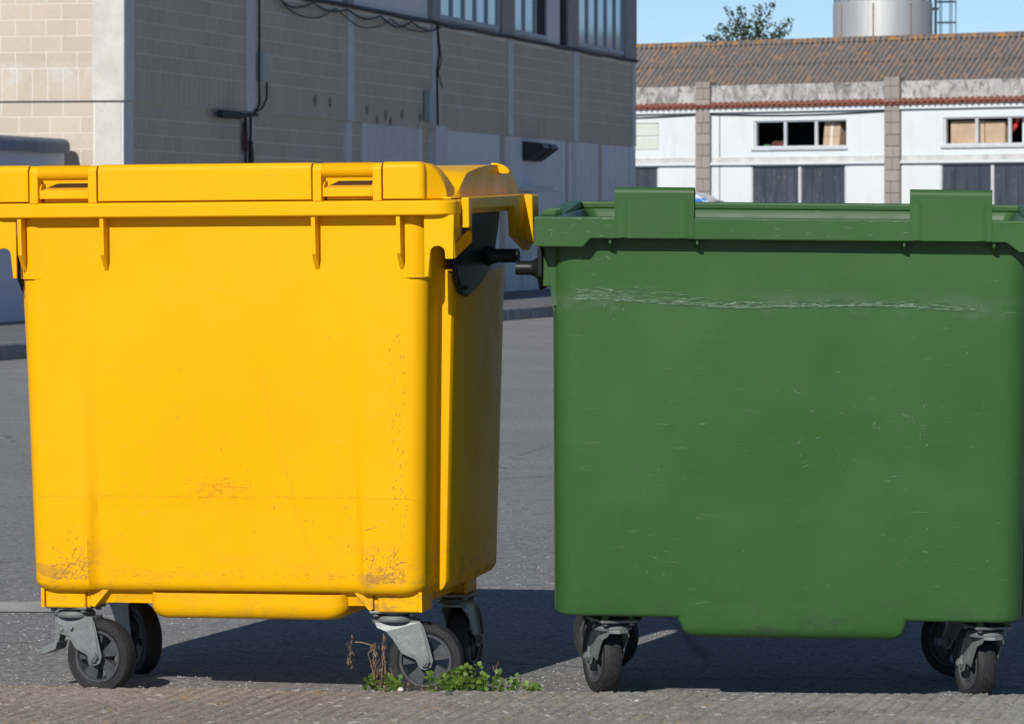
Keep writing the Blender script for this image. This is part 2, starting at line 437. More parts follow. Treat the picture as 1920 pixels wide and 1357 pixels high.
# core walls (mortar shows between the blocks)
core = MB(); core.box(-25, -.012, .012, LEN, ZG-.3, Z1-.002)
core.obj('lower_wall', M['mortar_grey'], WH)
core = MB(); core.box(-25, .035, -.035, LEN+.02, Z1, ZB); core.obj('wall', M['mortar_grey'], WH)
core = MB(); core.box(-25, .02, -.038, -.0352, Z1, ZB); core.obj('mortar_face', M['mortar'], WH)
core = MB(); core.box(-25, -.02, .008, .0118, ZG, Z1-.003); core.obj('mortar_face', M['mortar'], WH)
core = MB(); core.box(-25, .0, .0, LEN, ZB, 8.3); core.obj('upper_wall', M['white_dull'], WH)
# blocks: shared meshes; long axis along x (sunlit end) or y (facade)
bm_cache = {}
def blk(ax, ln, h, mat):
    k = (ax, round(ln, 3), round(h, 3), mat)
    if k not in bm_cache:
        m = MB(); th = .0022; b = .0008; l2 = ln/2-(.0042 if ax == 'x' else .010); h2 = h/2-(.0040 if ax == 'x' else .0046)
        ring = lambda o, y: [(-l2+o, y, -h2+o), (l2-o, y, -h2+o), (l2-o, y, h2-o), (-l2+o, y, h2-o)]
        m.loft([ring(0, 0), ring(0, -th+b), ring(b, -th)], cap1=True)
        if ax == 'y': m.v = [(-p[1], p[0], p[2]) for p in m.v]
        bm_cache[k] = m.mesh('block', M[mat])
    return bm_cache[k]
nblk = [0]
def place_block(x, y, z, ax, ln, h, mat):
    o = link('block', blk(ax, ln, h, mat), WH, (x, y, z)); nblk[0] += 1; return o
far = MB()
def far_block(x, y0, y1, z0, z1):
    far.box(x, x+.0022, y0+.009, y1-.009, z0+.005, z1-.005)
# sunlit end wall, left of the corner pillar (pillar .37 m wide)
def row_end(z0, h, off, ln, x_min=-1.65, yy=-.0382):
    x = -.375
    first = off if off > 0 else ln
    x1 = x
    l = first
    while x1 > x_min:
        place_block(x1-l/2, yy, z0+h/2, 'x', l, h, 'block'); x1 -= l; l = ln
for k in range(7): row_end(ZS+.2*k, .2, .2 if k % 2 == 0 else .0, .4, x_min=-1.6)
row_end(Z1, .4, .18, .2)
for k in range(5): row_end(Z1-.2*(k+1), .2, 0 if k % 2 == 0 else .17, .4, yy=.0078, x_min=-1.6)
# facade bays
us = [(228,245), (455,472), (645,657), (805,818), (947,956), (1070,1080), (1181,1187)]
pil = [(along(a), along(b)) for a, b in us]
pil[0] = (-.037, .36)
for i, (a, b) in enumerate(pil):
    m = MB(); m.box(.036, .062 if i else .040, a, b, Z1-.001, ZB+.02)
    m.obj('pillar', M['pillar_grey'], WH)
    m = MB(); m.box(-.011, .018, a+.03, b+.03, ZG, Z1-.004); m.obj('pillar', M['pillar_grey'], WH)
m = MB(); m.box(-.375, .0355, -.056, -.0385, Z1-.001, 8.3); m.obj('corner_pillar', M['pillar'], WH)
m = MB(); m.box(-.355, -.0125, -.012, .0075, ZG, Z1-.004); m.obj('corner_pillar', M['pillar'], WH)
random.seed(3)
for b in range(6):
    y0, y1 = pil[b][1], pil[b+1][0]; n = 11; ln = (y1-y0)/n
    for k in range(7):
        z0 = ZS+.2*k
        hh = min(.2, ZB-z0-.02)
        if hh < .05: continue
        cuts = [y0+ln*i for i in range(n+1)] if k % 2 else [y0]+[y0+ln*(i+.5) for i in range(n)]+[y1]
        for c0, c1 in zip(cuts[:-1], cuts[1:]):
            if b < 2 or (b == 2 and k < 4): place_block(.0352, (c0+c1)/2, z0+hh/2, 'y', c1-c0, hh, 'block_shadow_side')
            else: far_block(.0352, c0, c1, z0, z0+hh)
    ns = 22; ls = (y1-y0)/ns
    for i in range(ns):
        if b == 0: place_block(.0352, y0+ls*(i+.5), Z1+.2, 'y', ls, .4, 'block_shadow_side')
        else: far_block(.0352, y0+ls*i, y0+ls*(i+1), Z1, Z1+.4)
    if b < 3:
        for k in range(6):
            z0 = Z1-.2*(k+1)-.004
            cuts = [y0+.03]+[y0+ln*(i+.5) for i in range(n)]+[y1] if k % 2 else [y0+.03]+[y0+ln*i for i in range(1, n+1)]
            if b == 2: cuts = [c_ for c_ in cuts if c_ <= along(677)] + [along(677)]; 
            for c0, c1 in zip(cuts[:-1], cuts[1:]):
                if c1-c0 < .03: continue
                if b == 0 and k < 4: place_block(-.0118, (c0+c1)/2, z0+.1, 'y', c1-c0, .2, 'block_shadow_side')
                else: far_block(-.0118, c0, c1, z0, z0+.2)
            if b == 2: far_block(-.0118, along(786), along(805), z0, z0+.2)
o = far.obj('block_courses', M['block_shadow_side'], WH); tag(o, kind='stuff')
# blocked-up doorway with pale frame, bay 3
m = MB(); m.box(-.0115, .004, along(682), along(782), ZG, Z1-.03); m.obj('blocked_doorway', M['pillar_grey'], WH)
for zz in (-.28, -.55): 
    m = MB(); m.box(.0042, .008, along(684), along(780), Z1+zz, Z1+zz+.012); m.obj('joint_line', M['white_dull'], WH)
for a, b in ((677,682), (782,788)):
    m = MB(); m.box(-.011, .03, along(a), along(b), ZG, Z1-.006); m.obj('door_jamb', M['white_dull'], WH)
# white rendered ground floor, bays 4 to 6, with recessed brownish joints
m = MB(); m.box(-.0115, .012, along(818)+.03, LEN-.05, ZG, Z1-.005); m.obj('rendered_wall', M['white_dull'], WH)
m = MB(); m.box(-.01, .10, along(806), along(828), ZG, Z1+.05); m.obj('drain_casing', M['pillar_grey'], WH)
for a, b in ((936,944), (1059,1063), (1121,1126)):
    m = MB(); m.box(.0122, .03, along(a), along(b), ZG, Z1-.01); m.obj('expansion_strip', M['block_shadow_side'], WH)
m = MB(); m.box(-.01, .05, along(1178), LEN-.001, ZG, Z1-.007); m.obj('corner_pillar', M['white_dull'], WH)
m = MB(); m.box(.0125, .022, along(830), LEN-.4, ZG, ZG+.42); m.obj('plinth', M['pillar_grey'], WH)
# slab edge line above the block band, and above it the upper floor
m = MB(); m.box(.0355, .085, -.04, LEN+.03, ZB, ZB+.06); m.obj('slab_edge', simple('grimy_slab_edge', (.12,.12,.125), .9), WH)
for a, b in ((643,655), (802,815), (935,958), (1058,1078), (1166,1187)):
    m = MB(); m.box(.001, .075, along(a), along(b), ZB+.062, 8.2); m.obj('pillar', simple('brown_grey_pillar', (.34,.31,.285), .9), WH)
def win(ua, ub, n, dark_last=False):
    a, b = along(ua), along(ub)
    m = MB(); z0, z1 = ZB+.10, ZB+2.2
    fw = .07
    m.box(.002, .05, a, b, z0, z0+.08); m.box(.002, .05, a, b, z1-.08, z1)
    step = (b-a)/n
    for i in range(n+1):
        c = a+step*i; m.box(.003, .052, c-fw/2, c+fw/2, z0+.001, z1-.001)
    fr = m.obj('window', simple('window_frame_paint', (.40,.44,.47), .7), WH)
    for i in range(n):
        p = MB(); p.box(.004, .02, a+step*i+fw/2, a+step*(i+1)-fw/2, z0+.08, z1-.08)
        p.obj('pane', M['void'] if (dark_last and i == n-1) else M['pale_glass'], fr)
win(820, 930, 5); win(958, 1020, 3, True); win(1080, 1166, 5)
m = MB(); m.box(.003, .03, along(1050), along(1058), ZB+.07, 8.0); m.obj('window_slot', M['void'], WH)
# floodlight pair and small door canopy low on the far bays
for a in (978, 994):
    q = along(a); m = MB(); m.prism([(.02, Z1-.08), (.36, Z1-.12), (.40, Z1-.20), (.10, Z1-.42), (.02, Z1-.42)], q, q+.55, 'y')
    m.obj('wall_lamp', M['dark_steel'], WH)
q = along(975); m = MB(); m.box(.013, .6, q, q+.9, Z1-.95, Z1-.86); m.obj('door_canopy', M['white_dull'], WH)
m = MB(); m.box(.013, .04, q+.05, q+.85, ZG, Z1-.96); d_ = m.obj('door', M['pillar_grey'], WH)
m = MB(); m.box(.041, .07, q+.15, q+.22, 1.0, 1.15); m.obj('handle', M['dark_steel'], d_)
# cables, splice tube, junction boxes
def sag(u0, u1, z, amp, n, seed, r=.022, x=.11):
    random.seed(seed); pts = []; a, b = along(u0), along(u1)
    for i in range(n*6+1):
        f = i/(n*6); ph = (f*n) % 1
        pts.append((x+.02*math.sin(f*30+seed), a+(b-a)*f, z-amp*.8*4*ph*(1-ph)*(.6+.6*math.sin(seed+int(f*n)*2.3)**2)))
    return pts
m = MB()
m.tube(sag(500, 815, ZB-.04, .13, 5, 1), .013, 6); m.tube(sag(505, 812, ZB-.05, .24, 3, 2), .009, 6); m.tube(sag(520, 1187, ZB+.03, .05, 9, 4), .016, 6)
m.obj('cable_run', M['cable'], WH)
m = MB(); a = along(474); m.tube([(.09, a, 8), (.09, a, ZB), (.09, a+.01, Z1+1.0), (.09, a, Z1+.35), (.09, a+.02, Z1+.1), (.09, a-.25, Z1-.03), (.09, along(455)-.4, Z1-.05)], .016, 6)
m.tube([(.1, a+.35, Z1+.42), (.1, a+.35, Z1+.2), (.1, a+.1, Z1+.05), (.1, a-.3, Z1-.02)], .015, 6)
m.tube([(.06, along(452), Z1-.05), (.05, along(454), Z1-.5), (.05, along(456), ZG)], .02, 6)
m.tube([(.06, along(462), Z1-.05), (.05, along(463), Z1-.6), (.05, along(464), ZG)], .02, 6)
m.obj('cable', M['cable'], WH)
m = MB(); a = along(397); b = along(436)
m.tube([(.1, a-.25, Z1-.07), (.1, a, Z1-.07), (.1, a+.03, Z1-.07), (.1, b, Z1-.07), (.1, b+.03, Z1-.07), (.1, along(470), Z1-.04)], [.006,.02,.052,.052,.03,.02], 10)
m.obj('cable_splice', M['cable'], WH)
m = MB(); a = along(811); m.tube([(.085, a, ZB), (.09, a+.1, Z1+1.2), (.085, a-.03, Z1+.9), (.09, a, Z1+.02)], .018, 6); m.tube([(.085, a, ZB-.05), (.09, a+.25, Z1+1.1), (.085, a+.05, Z1+.9), (.085, a+.3, Z1+.66)], .010, 6)
m.obj('cable', M['cable'], WH)
for ua, ub, z0, z1 in ((474,484, Z1+.43, Z1+.80), (789,799, Z1+.10, Z1+.58)):
    m = MB(); m.box(.05, .15, along(ua), along(ub), z0, z1); m.obj('junction_box', M['box_pale'], WH, bevel=.01)
for u_, z0, z1 in ((453, Z1-.55, Z1-.15), (464, Z1-.85, Z1-.4)):
    q = along(u_); m = MB(); m.prism([(q-.02, z1), (q+.03, z1), (q+.12, z0), (q+.0, z0)], .02, .07, 'x'); m.obj('rusty_guard', M['rust'], WH)
m = MB(); random.seed(5)
for ua, uz in ((583,.28),(611,.27),(648,.2),(681,.22),(716,.16),(747,.2),(781,.2),(700,.08),(725,.07)):
    q = along(ua); m.add([(.0475, q, Z1+uz), (.0475, q+.12, Z1+uz+.05), (.0475, q+.15, Z1+uz-.06), (.0475, q+.05, Z1+uz-.11)], [(0,1,2,3)])
m.obj('stain_marks', simple('old_stain', (.27,.22,.175), .9, var=.4, scale=9), WH)

# annex with rounded slate-blue cap, at the left edge
AX = empty('annex_wall', (-5.53, 53.9, 0), (0, 0, angL))
tag(AX, 'low pale annex with a rounded slate-blue roof edge, at far left against the sand-coloured wall', 'annex')
m = MB(); m.box(-6, 0, -9, .03, -.2, CZ+.90); m.obj('wall', M['annex'], AX)
prof = [(-6, CZ+1.05)] + [(-.02+.10*math.sin(R(a)), CZ+.96+.09*math.cos(R(a))) for a in range(0, 91, 15)] + [(.08, CZ+.87), (.0, CZ+.87), (.0, CZ+.895), (-6, CZ+.895)]
m = MB(); m.prism(prof, -9, .02, 'y'); m.obj('roof_edge', M['cap'], AX, smooth=35)

# kerb and pavement beside the warehouse
kx = lambda y: .22+.277*(y-60.9)
PV = MB(); yy = [20, 30, 40, 50, 60, 70, 90, 130]
PV.loft([[(kx(y)-14, y, .06), (kx(y)-.16, y, .062)] for y in yy], closed=False)
tag(PV.obj('far_pavement', M['pavement']), kind='structure')
kb = empty('kerb', (0, 0, 0)); tag(kb, 'long concrete kerb of the pavement running beside the warehouse', 'kerb')
for y in [38+i*1.0 for i in range(32)]:
    m = MB(); a, b = y+.008, y+.992
    h = .066+.004*math.sin(y*7)
    m.loft([[(kx(a)-.16, a, h), (kx(a)-.015, a, h), (kx(a), a, h-.02), (kx(a)+.01, a, -.13)], [(kx(b)-.16, b, h), (kx(b)-.015, b, h), (kx(b), b, h-.02), (kx(b)+.01, b, -.13)]], closed=False)
    m.obj('kerb_stone', M['kerb'], kb)
m = MB(); m.loft([[(kx(a)-.16, a, .061), (kx(a)-.004, a, .03), (kx(a)-.002, a, -.13)] for a in (20, 38, 70, 130)], closed=False); m.obj('kerb_bed', M['mortar_grey'], kb)

# ------------------------------------------------------------------ white workshop building on the right
ex, ey = math.sin(R(50.6)), -math.cos(R(50.6))
nx_, ny_ = -ey, ex
angR = math.atan2(ey, ex)
WS = empty('workshop', (8.63, 120, 0), (0, 0, angR))
tag(WS, 'white single-storey workshop with granite pillars and rusty brown corrugated roof, behind the green container', 'workshop')
def tR(u, dep=0.):
    a = (u-CX)/F; return (a*(120+dep*ny_) - 8.63 - dep*nx_)/(ex - a*ey)
def dR(u, dep=0.): t_ = tR(u, dep); return 120+ey*t_+dep*ny_
T0, T1 = -.177*round(-(tR(1187)-12)/.177), tR(1920)+9
zt = dict(par=5.083, tt=4.60, tb=4.47, fb=4.33, wt=4.074, wb=3.317, bt=3.078, bb=2.862, dt=2.844)
g0 = -.3
pilR = [(tR(1308), tR(1335)), (tR(1662), tR(1690))]
pitch = pilR[1][0]-pilR[0][0]; pw = pilR[0][1]-pilR[0][0]
pilR = [(pilR[0][0]+pitch*k, pilR[0][0]+pitch*k+pw) for k in (-2,-1,0,1,2)]
op_w = [(tR(1413), tR(1587)), (tR(1768), tR(1768)+tR(1587)-tR(1413))]
op_d = [(tR(1408), tR(1587)), (tR(1763), tR(1763)+tR(1587)-tR(1408))]
op_w.insert(0, (op_w[0][0]-pitch-.1, tR(1235))); op_d.insert(0, (op_d[0][0]-pitch, tR(1235)))
# wall pieces around openings
def wallrow(z0, z1, ops, x0=T0, x1=T1):
    m = MB(); c = x0
    for a, b in ops: m.box(c, a, 0, .25, z0, z1); c = b
    m.box(c, x1, 0, .25, z0, z1); return m
wallrow(zt['wt'], zt['fb'], []).obj('wall', M['white'], WS)
for ops_, za, zb in ((op_w, zt['wb'], zt['wt']), (op_d, g0, zt['dt'])):
    c_ = T0
    for a_, b_ in ops_+[(T1, T1)]:
        q_ = MB(); q_.box(c_, a_, 0, .25, za, zb); q_.obj('wall', M['white'], WS); c_ = b_
wallrow(zt['dt'], zt['wb'], []).obj('wall', M['white'], WS)
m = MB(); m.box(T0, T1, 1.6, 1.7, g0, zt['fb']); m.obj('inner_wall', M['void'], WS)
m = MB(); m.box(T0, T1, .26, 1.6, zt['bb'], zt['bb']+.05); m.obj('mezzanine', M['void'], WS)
# ledge, fascia, parapet
M['ledge'] = simple('grimy_white_ledge', (.55,.54,.52), .85, var=.2, scale=3)
for k in range(4):
    a, b = pilR[k][1]+.01, pilR[k+1][0]-.01
    m = MB(); m.box(a, b, -.10, -.002, zt['bb'], zt['bb']+.07); m.obj('ledge', M['white'], WS)
    m = MB(); m.box(a, b, -.035, -.001, zt['bb']+.072, zt['bt']); m.obj('band', M['ledge'], WS)
m = MB(); m.box(T0, T1, -.10, .2, zt['fb'], zt['tb']-.02); m.obj('fascia', M['white'], WS)
m = MB(); m.box(T0, T1, .0, .22, zt['tb']-.018, zt['par']); m.obj('parapet', M['parapet'], WS)
# red half-round eaves tiles, one by one
tile = MB(); rr = .10
ring = lambda y, z, r_: [(r_*math.cos(R(a)), y, z+r_*math.sin(R(a))) for a in range(0, 181, 30)]
tile.loft([ring(-.20, zt['tb']-.035, rr), ring(.0, zt['tb']+.06, rr)], closed=False)
tile.loft([ring(-.20, zt['tb']-.035, rr-.02), ring(.0, zt['tb']+.06, rr-.02)], closed=False)
tile.loft([ring(-.20, zt['tb']-.035, rr), ring(-.20, zt['tb']-.035, rr-.02)], closed=False)
tmesh = tile.mesh('roof_tile', M['terracotta'], 40)
x = tR(1187)-.3; n = 0
while x < tR(1920)+.3:
    link('roof_tile', tmesh, WS, (x, -.02+.01*random.random(), .01*random.random()), (0, 0, 0)); x += .20; n += 1
m = MB(); m.box(tR(1187)-2, tR(1920)+2, -.16, -.001, zt['tb']-.019, zt['tb']+.012); m.obj('tile_bed', M['terracotta'], WS)
# corrugated roof
RUN, RISE = 1.45, 1.30
rf = MB(); cp = .177; nn = int((T1-T0)/cp)*6
top = [(T0+cp*i/6, .12, zt['par']-.03+.036*math.cos(i/6*2*math.pi)) for i in range(nn)]
rf.loft([top, [(p[0], .12+RUN*.5, p[2]+RISE*.5) for p in top]], closed=False)
rf.loft([[(p[0], .12+RUN*.5-.08, p[2]+RISE*.5-.08+.035) for p in top], [(p[0], .12+RUN, p[2]+RISE) for p in top]], closed=False)
rf.obj('roof', M['roof'], WS, smooth=50)
rb = MB(); yk, zk = .12+RUN, zt['par']-.03+RISE
for i in range(int((T1-T0)/1.1)):
    a = T0+1.1*i; rb = MB(); rb.prism([(yk-.14, zk-.08), (yk-.10, zk+.01), (yk-.04, zk+.055), (yk+.04, zk+.055), (yk+.14, zk-.08)], a, a+1.085, 'x')
    rb.obj('ridge_cap', M['roof'], WS)
m = MB(); m.loft([[(T0, yk, zk-.02), (T1, yk, zk-.02)], [(T0, yk+8, zk-2.6), (T1, yk+8, zk-2.6)], [(T0, yk+8, g0), (T1, yk+8, g0)]], closed=False); m.obj('rear_roof', M['roof'], WS)
m = MB(); m.box(T0-.01, T0+.2, .0, yk+8, g0, zt['tb']); m.obj('end_wall', M['white'], WS)
# granite pillars, stone by stone
random.seed(11)
for k, (a, b) in enumerate(pilR):
    if k == 0 or k == 4:
        m = MB(); m.box(a, b, -.12, .3, g0, zt['par']+.12); m.obj('granite_pillar', M['granite'], WS); continue
    m = MB(); m.box(a+.01, b-.01, -.085, .3, g0, zt['par']+.11); m.obj('pillar_core', simple('dark_joint', (.17,.15,.14), .95), WS)
    z = .8; j = 0
    while z < zt['par']+.10:
        h = .30+.05*random.random(); h = min(h, zt['par']+.12-z)
        if h < .06: break
        if abs((z+h/2)-(zt['tb']+.02)) < .0: pass
        sp = [a, b] if j % 3 == 2 else [a, a+(b-a)*(.4+.2*random.random()), b]
        for c0, c1 in zip(sp[:-1], sp[1:]):
            s = MB(); s.box(c0+.008, c1-.008, -.11-.012*random.random(), -.08, z+.008, z+h-.008); s.obj('stone', M['granite'], WS)
        z += h; j += 1
# windows
def rwin(a, b, n, broken=0):
    m = MB(); z0, z1 = zt['wb'], zt['wt']; fw = .06
    m.box(a, b, .04, .10, z0, z0+fw); m.box(a, b, .04, .10, z1-fw*.6, z1)
    st = (b-a)/n; m.box(a, a+fw, .041, .099, z0, z1); m.box(b-fw*.5, b, .041, .099, z0, z1)
    for i in range(1, n): m.box(a+st*i-fw*.7, a+st*i+fw*.7, .041, .099, z0, z1)
    m.box(a-.05, b+.05, -.06, .04, z0-.06, z0+.002)
    return m.obj('window', M['door_frame'], WS)
rwin(*op_w[1], 3); rwin(*op_w[2], 3)
a, b = op_w[0]
m = MB(); m.box(a, b, .06, .1, zt['wb'], zt['wt']); wf = m.obj('window', M['white'], WS)
for k in range(2):
    m = MB(); m.box(a, b-.04, .03, .059, zt['wb']+.02+.38*k, zt['wb']+.36+.38*k); m.obj('pane', simple('milky_pane', (.62,.66,.58), .4, var=.04), wf)
def goods(name, lab, cat, x0, x1, y0, y1, z0, z1, mat, rz=0, rotY=0):
    m = MB(); m.box(-(x1-x0)/2, (x1-x0)/2, -(y1-y0)/2, (y1-y0)/2, 0, z1-z0)
    P = WS.matrix_basis @ Vector(((x0+x1)/2, (y0+y1)/2, z0))
    o = m.obj(name, mat, None, bevel=.015, loc=P, rot=(0, rotY, angR+rz)); tag(o, lab, cat); return o
bpy.context.view_layer.update()
W1, W2 = op_w[1], op_w[2]; l1 = (W1[1]-W1[0])/3
o = goods('cardboard_box', 'tall taped cardboard box leaning inside the workshop window left of the right granite pillar', 'box', W1[0]+2*l1+.08, W1[0]+2*l1+.62, .25, .6, zt['wb'], zt['wt']-.06, M['cardboard'], 0, R(5))
m = MB(); m.box(-.045, .045, -.178, -.176, .02, .66); m.obj('tape', M['tape'], o)
m = MB(); m.box(-.26, .26, -.178, -.1765, .30, .31); m.obj('flap_seam', simple('flap_gap', (.25,.17,.10), .9), o)
goods('cardboard_box', 'wide cardboard box filling the left pane of the rightmost workshop window', 'box', W2[0]+.08, W2[0]+l1+.1, .25, .6, zt['wb'], zt['wt']-.09, M['cardboard'])
goods('cardboard_box', 'cardboard box with flat top behind the second pane of the rightmost workshop window', 'box', W2[0]+l1+.13, W2[0]+l1*1.72, .25, .6, zt['wb'], zt['wt']-.11, M['cardboard'])
m = MB(); ccx, ccz = W2[0]+l1*1.62, zt['wb']+.78
m.tube([(ccx+.5*math.cos(R(a)), .3, ccz+.5*math.sin(R(a))) for a in range(-62, 8, 7)], .06, 8)
o = m.obj('hose', M['red']); o.matrix_world = WS.matrix_basis.copy(); tag(o, 'red curved hose showing in the rightmost workshop window beside cardboard boxes', 'hose')
goods('polystyrene_box', 'white box at the right pane of the rightmost workshop window', 'box', W2[0]+l1*2.25, W2[0]+l1*2.9, .25, .6, zt['wb'], zt['wt']-.05, M['white'])
def heap(name, lab, x, zz, sx, sz, mat):
    m = MB(); m.lathe([(.001, sz), (sx*.4, sz*.95), (sx*.75, sz*.7), (sx, .0)], 14)
    m.v = [(p[0]*(1+.15*fbm(p[0]*6, p[1]*6, 1)), p[1]*.3, p[2]*(1+.35*fbm(p[0]*8, 3, 2))) for p in m.v]
    o = m.obj(name, mat, smooth=60); o.location = WS.matrix_basis @ Vector((x, .35, zz)); o.rotation_euler = (0,0,angR); tag(o, lab, 'cloth')
heap('cloth_heap', 'dark maroon cloth heap on the sill in the left pane of the middle workshop window', W1[0]+.62, zt['wb'], .34, .2, M['maroon'])
heap('cloth_heap', 'small green cloth heap at the lower left corner of the middle workshop window', W1[0]+.22, zt['wb'], .18, .11, M['mint'])
# doors
for k, (a, b) in enumerate(op_d):
    z1 = zt['dt']
    m = MB(); m.box(a, a+.04, .02, .12, g0, z1); m.box(b-.07, b, .02, .12, g0, z1)
    mid = a+(b-a)*.51; m.box(mid-.045, mid+.045, .02, .10, g0, z1-.03); m.box(a, b, .02, .12, z1-.03, z1)
    dr = m.obj('door', M['door_frame'], WS)
    for p, q in ((a+.04, mid-.045), (mid+.045, b-.07)):
        nn_ = 4; st = (q-p)/nn_
        for i in range(nn_):
            s = MB(); s.box(p+st*i+.006, p+st*(i+1)-.006, .055, .075, g0, z1-.03); s.obj('door_panel', M['door'], dr)
# hanging wall cable
m = MB(); 
for k in range(1, 4):
    a, b = pilR[k-1][1], pilR[k][0]
    m.tube([(a+(b-a)*i/10, -.03, zt['fb']-.05-.06*math.sin(math.pi*i/10)) for i in range(11)], .018, 5)
    m.tube([(a+.28, -.02, zt['fb']-.08), (a+.28, -.02, 0)], .010, 5)
m.obj('cable', M['cable'], WS)

# ------------------------------------------------------------------ silo and tree beyond the roof
SD = 152.; SXc = (1655-CX)/F*SD; SR = 93/F*SD*1.0
SI = empty('silo', (SXc, SD, -.1)); tag(SI, 'tall cylindrical steel silo with rusty seams and ladder cage, rising behind the brown roof', 'silo')
zT = CZ+(HY-4)/F*SD+.1
m = MB(); m.lathe([(SR, 0), (SR, zT-.1), (SR-.03, zT-.02), (SR-.3, zT+.12), (.01, zT+.5)], 64); m.obj('tank', M['silo'], SI, smooth=30)
for u_ in (1575, 1630, 1700, 1745):
    dx = (u_-1655)/F*SD; dx = max(-SR*.985, min(SR*.985, dx)); aa = -math.acos(dx/SR)
    m = MB(); m.tube([(SR*1.003*math.cos(aa), SR*1.003*math.sin(aa), 4), (SR*1.003*math.cos(aa), SR*1.003*math.sin(aa), zT-.12)], .028, 5); m.obj('seam', M['silo_rust'], SI)
m = MB()
for k in range(18):
    aa = 2*math.pi*k/18; m.tube([(SR*.97*math.cos(aa), SR*.97*math.sin(aa), zT-.1), (SR*.97*math.cos(aa), SR*.97*math.sin(aa), zT+1.0)], .025, 5)
for zz in (.55, 1.0):
    m.tube([(SR*.97*math.cos(R(a)), SR*.97*math.sin(R(a)), zT+zz) for a in range(0, 361, 12)], .022, 5)
m.obj('railing', M['dark_steel'], SI)
m = MB(); lx = SR+.12
for yq in (-.2, .2): m.tube([(lx, yq, 2), (lx, yq, zT+1)], .03, 5)
for k in range(24): m.tube([(lx, -.2, 2+.3*k), (lx, .2, 2+.3*k)], .016, 5)
for k in range(7):
    zz = zT-3.6+.72*k; m.tube([(lx+.35+.35*math.cos(R(a)), .38*math.sin(R(a)), zz) for a in range(-170, 171, 20)], .022, 5)
for a in (-120, -60, 0, 60, 120): m.tube([(lx+.35+.35*math.cos(R(a)), .38*math.sin(R(a)), zT-3.6) , (lx+.35+.35*math.cos(R(a)), .38*math.sin(R(a)), zT+1)], .018, 5)
for zz in (zT-.25, zT-2): m.tube([(SR-.1, 0, zz), (lx+.1, 0, zz)], .05, 5)
m.obj('ladder_cage', simple('blue_grey_steel', (.07,.10,.13), .5, .3), SI)

TD = 142.
def TP(u, y, dy=0): return Vector(((u-CX)/F*TD, TD+dy, CZ+(HY-y)/F*TD))
TR = empty('tree', (TP(1408, 0).x, TD, -.1)); tag(TR, 'leafy young tree with upright boughs showing above the brown roof ridge', 'tree')
random.seed(21)
org = Vector(TR.location); tr = MB(); lf = MB()
def L_(p): return p-org
base = TP(1408, 160); tr.tube([L_(Vector((base.x, TD, -.1))), L_(TP(1410, 300)), L_(TP(1408, 200)), L_(base)], [.14, .12, .09, .07], 8)
boughs = [[(1408,160),(1412,90),(1425,50),(1440,28),(1452,2)], [(1408,160),(1398,85),(1385,48),(1372,30),(1360,16)], [(1408,150),(1400,80),(1398,55),(1392,25),(1386,14)],
          [(1410,140),(1432,85),(1455,62),(1474,48),(1482,36)], [(1405,150),(1375,90),(1352,72),(1335,70),(1328,72)], [(1410,130),(1415,70),(1418,40),(1424,22),(1430,14)],
          [(1408,150),(1425,85),(1445,75),(1462,66),(1476,60)], [(1404,150),(1388,80),(1370,62),(1356,58),(1352,46)]]
for bgh in boughs:
    pts = [TP(u, y, random.uniform(-.3,.3)) for u, y in bgh]
    tr.tube([L_(p) for p in pts], [.05,.035,.022,.014,.006], 6)
    nseg = len(pts)-1
    for s in range(nseg):
        for k in range(int(48*(1.15-s*.2))):
            f = random.random(); p = pts[s].lerp(pts[s+1], f)
            spread = .27 - .045*s
            off = Vector((random.gauss(0,1), random.gauss(0,1), random.gauss(0,1)))*spread*.62
            if random.random() < .12: tr.tube([L_(p), L_(p+off)], .005, 3)
            c_ = L_(p+off); n1 = Vector((random.uniform(-1,1), random.uniform(-1,1), random.uniform(-1,1))).normalized()
            n2 = n1.cross(Vector((random.uniform(-1,1), random.uniform(-1,1), random.uniform(-1,1)))).normalized()
            s1, s2 = random.uniform(.05,.085), random.uniform(.03,.045)
            lf.add([c_-n1*s1, c_+n2*s2, c_+n1*s1, c_-n2*s2], [(0,1,2,3)])
for k in range(170):      # dense core just above the roofline
    p = TP(random.gauss(1408, 22), random.gauss(66, 13), random.uniform(-.6,.6)); c_ = L_(p)
    n1 = Vector((random.uniform(-1,1), random.uniform(-1,1), random.uniform(-1,1))).normalized(); n2 = n1.cross(Vector((.3,.8,.5))).normalized()
    lf.add([c_-n1*.07, c_+n2*.04, c_+n1*.07, c_-n2*.04], [(0,1,2,3)])
tr.obj('trunk', M['bark'], TR); tag(lf.obj('crown', M['tree_leaf'], TR), kind='stuff')

# ------------------------------------------------------------------ parked van behind the green container
VD = 113.
VN = empty('parked_van', ((1255-CX)/F*VD, VD, gz(VD)), (0, 0, R(-14)))
tag(VN, 'white van with a blue stripe parked behind the green container, only its roof showing', 'van')
side = [(-2.6,.35),(-2.62,1.2),(-2.55,2.0),(-2.3,2.15),(0,2.19),(.55,2.17),(.95,2.07),(1.25,1.88),(1.75,1.35),(2.35,1.15),(2.5,.95),(2.5,.4),(2.1,.32),(1.9,.32),(-2.3,.32)]
m = MB(); rings = []
for yy_, sc_ in ((-.93, .0), (-.97, .0), (-.88, .06), (-.7, .0)): pass
def vring(y, inset): 
    cxx, czz = 0, 1.1
    return [(p[0]*(1-inset), y, czz+(p[1]-czz)*(1-inset)) for p in side]
m.loft([vring(-.93, .10), vring(-.955, .05), vring(-.93, .02), vring(-.80, 0), vring(.80, 0), vring(.93, .02), vring(.955, .05), vring(.93, .10)], cap0=True, cap1=True)
m.v = [(p[0], p[1]*(1-.10*max(0, (p[2]-1.1))), p[2]) for p in m.v]
vb = m.obj('body', M['van'], VN, smooth=40)
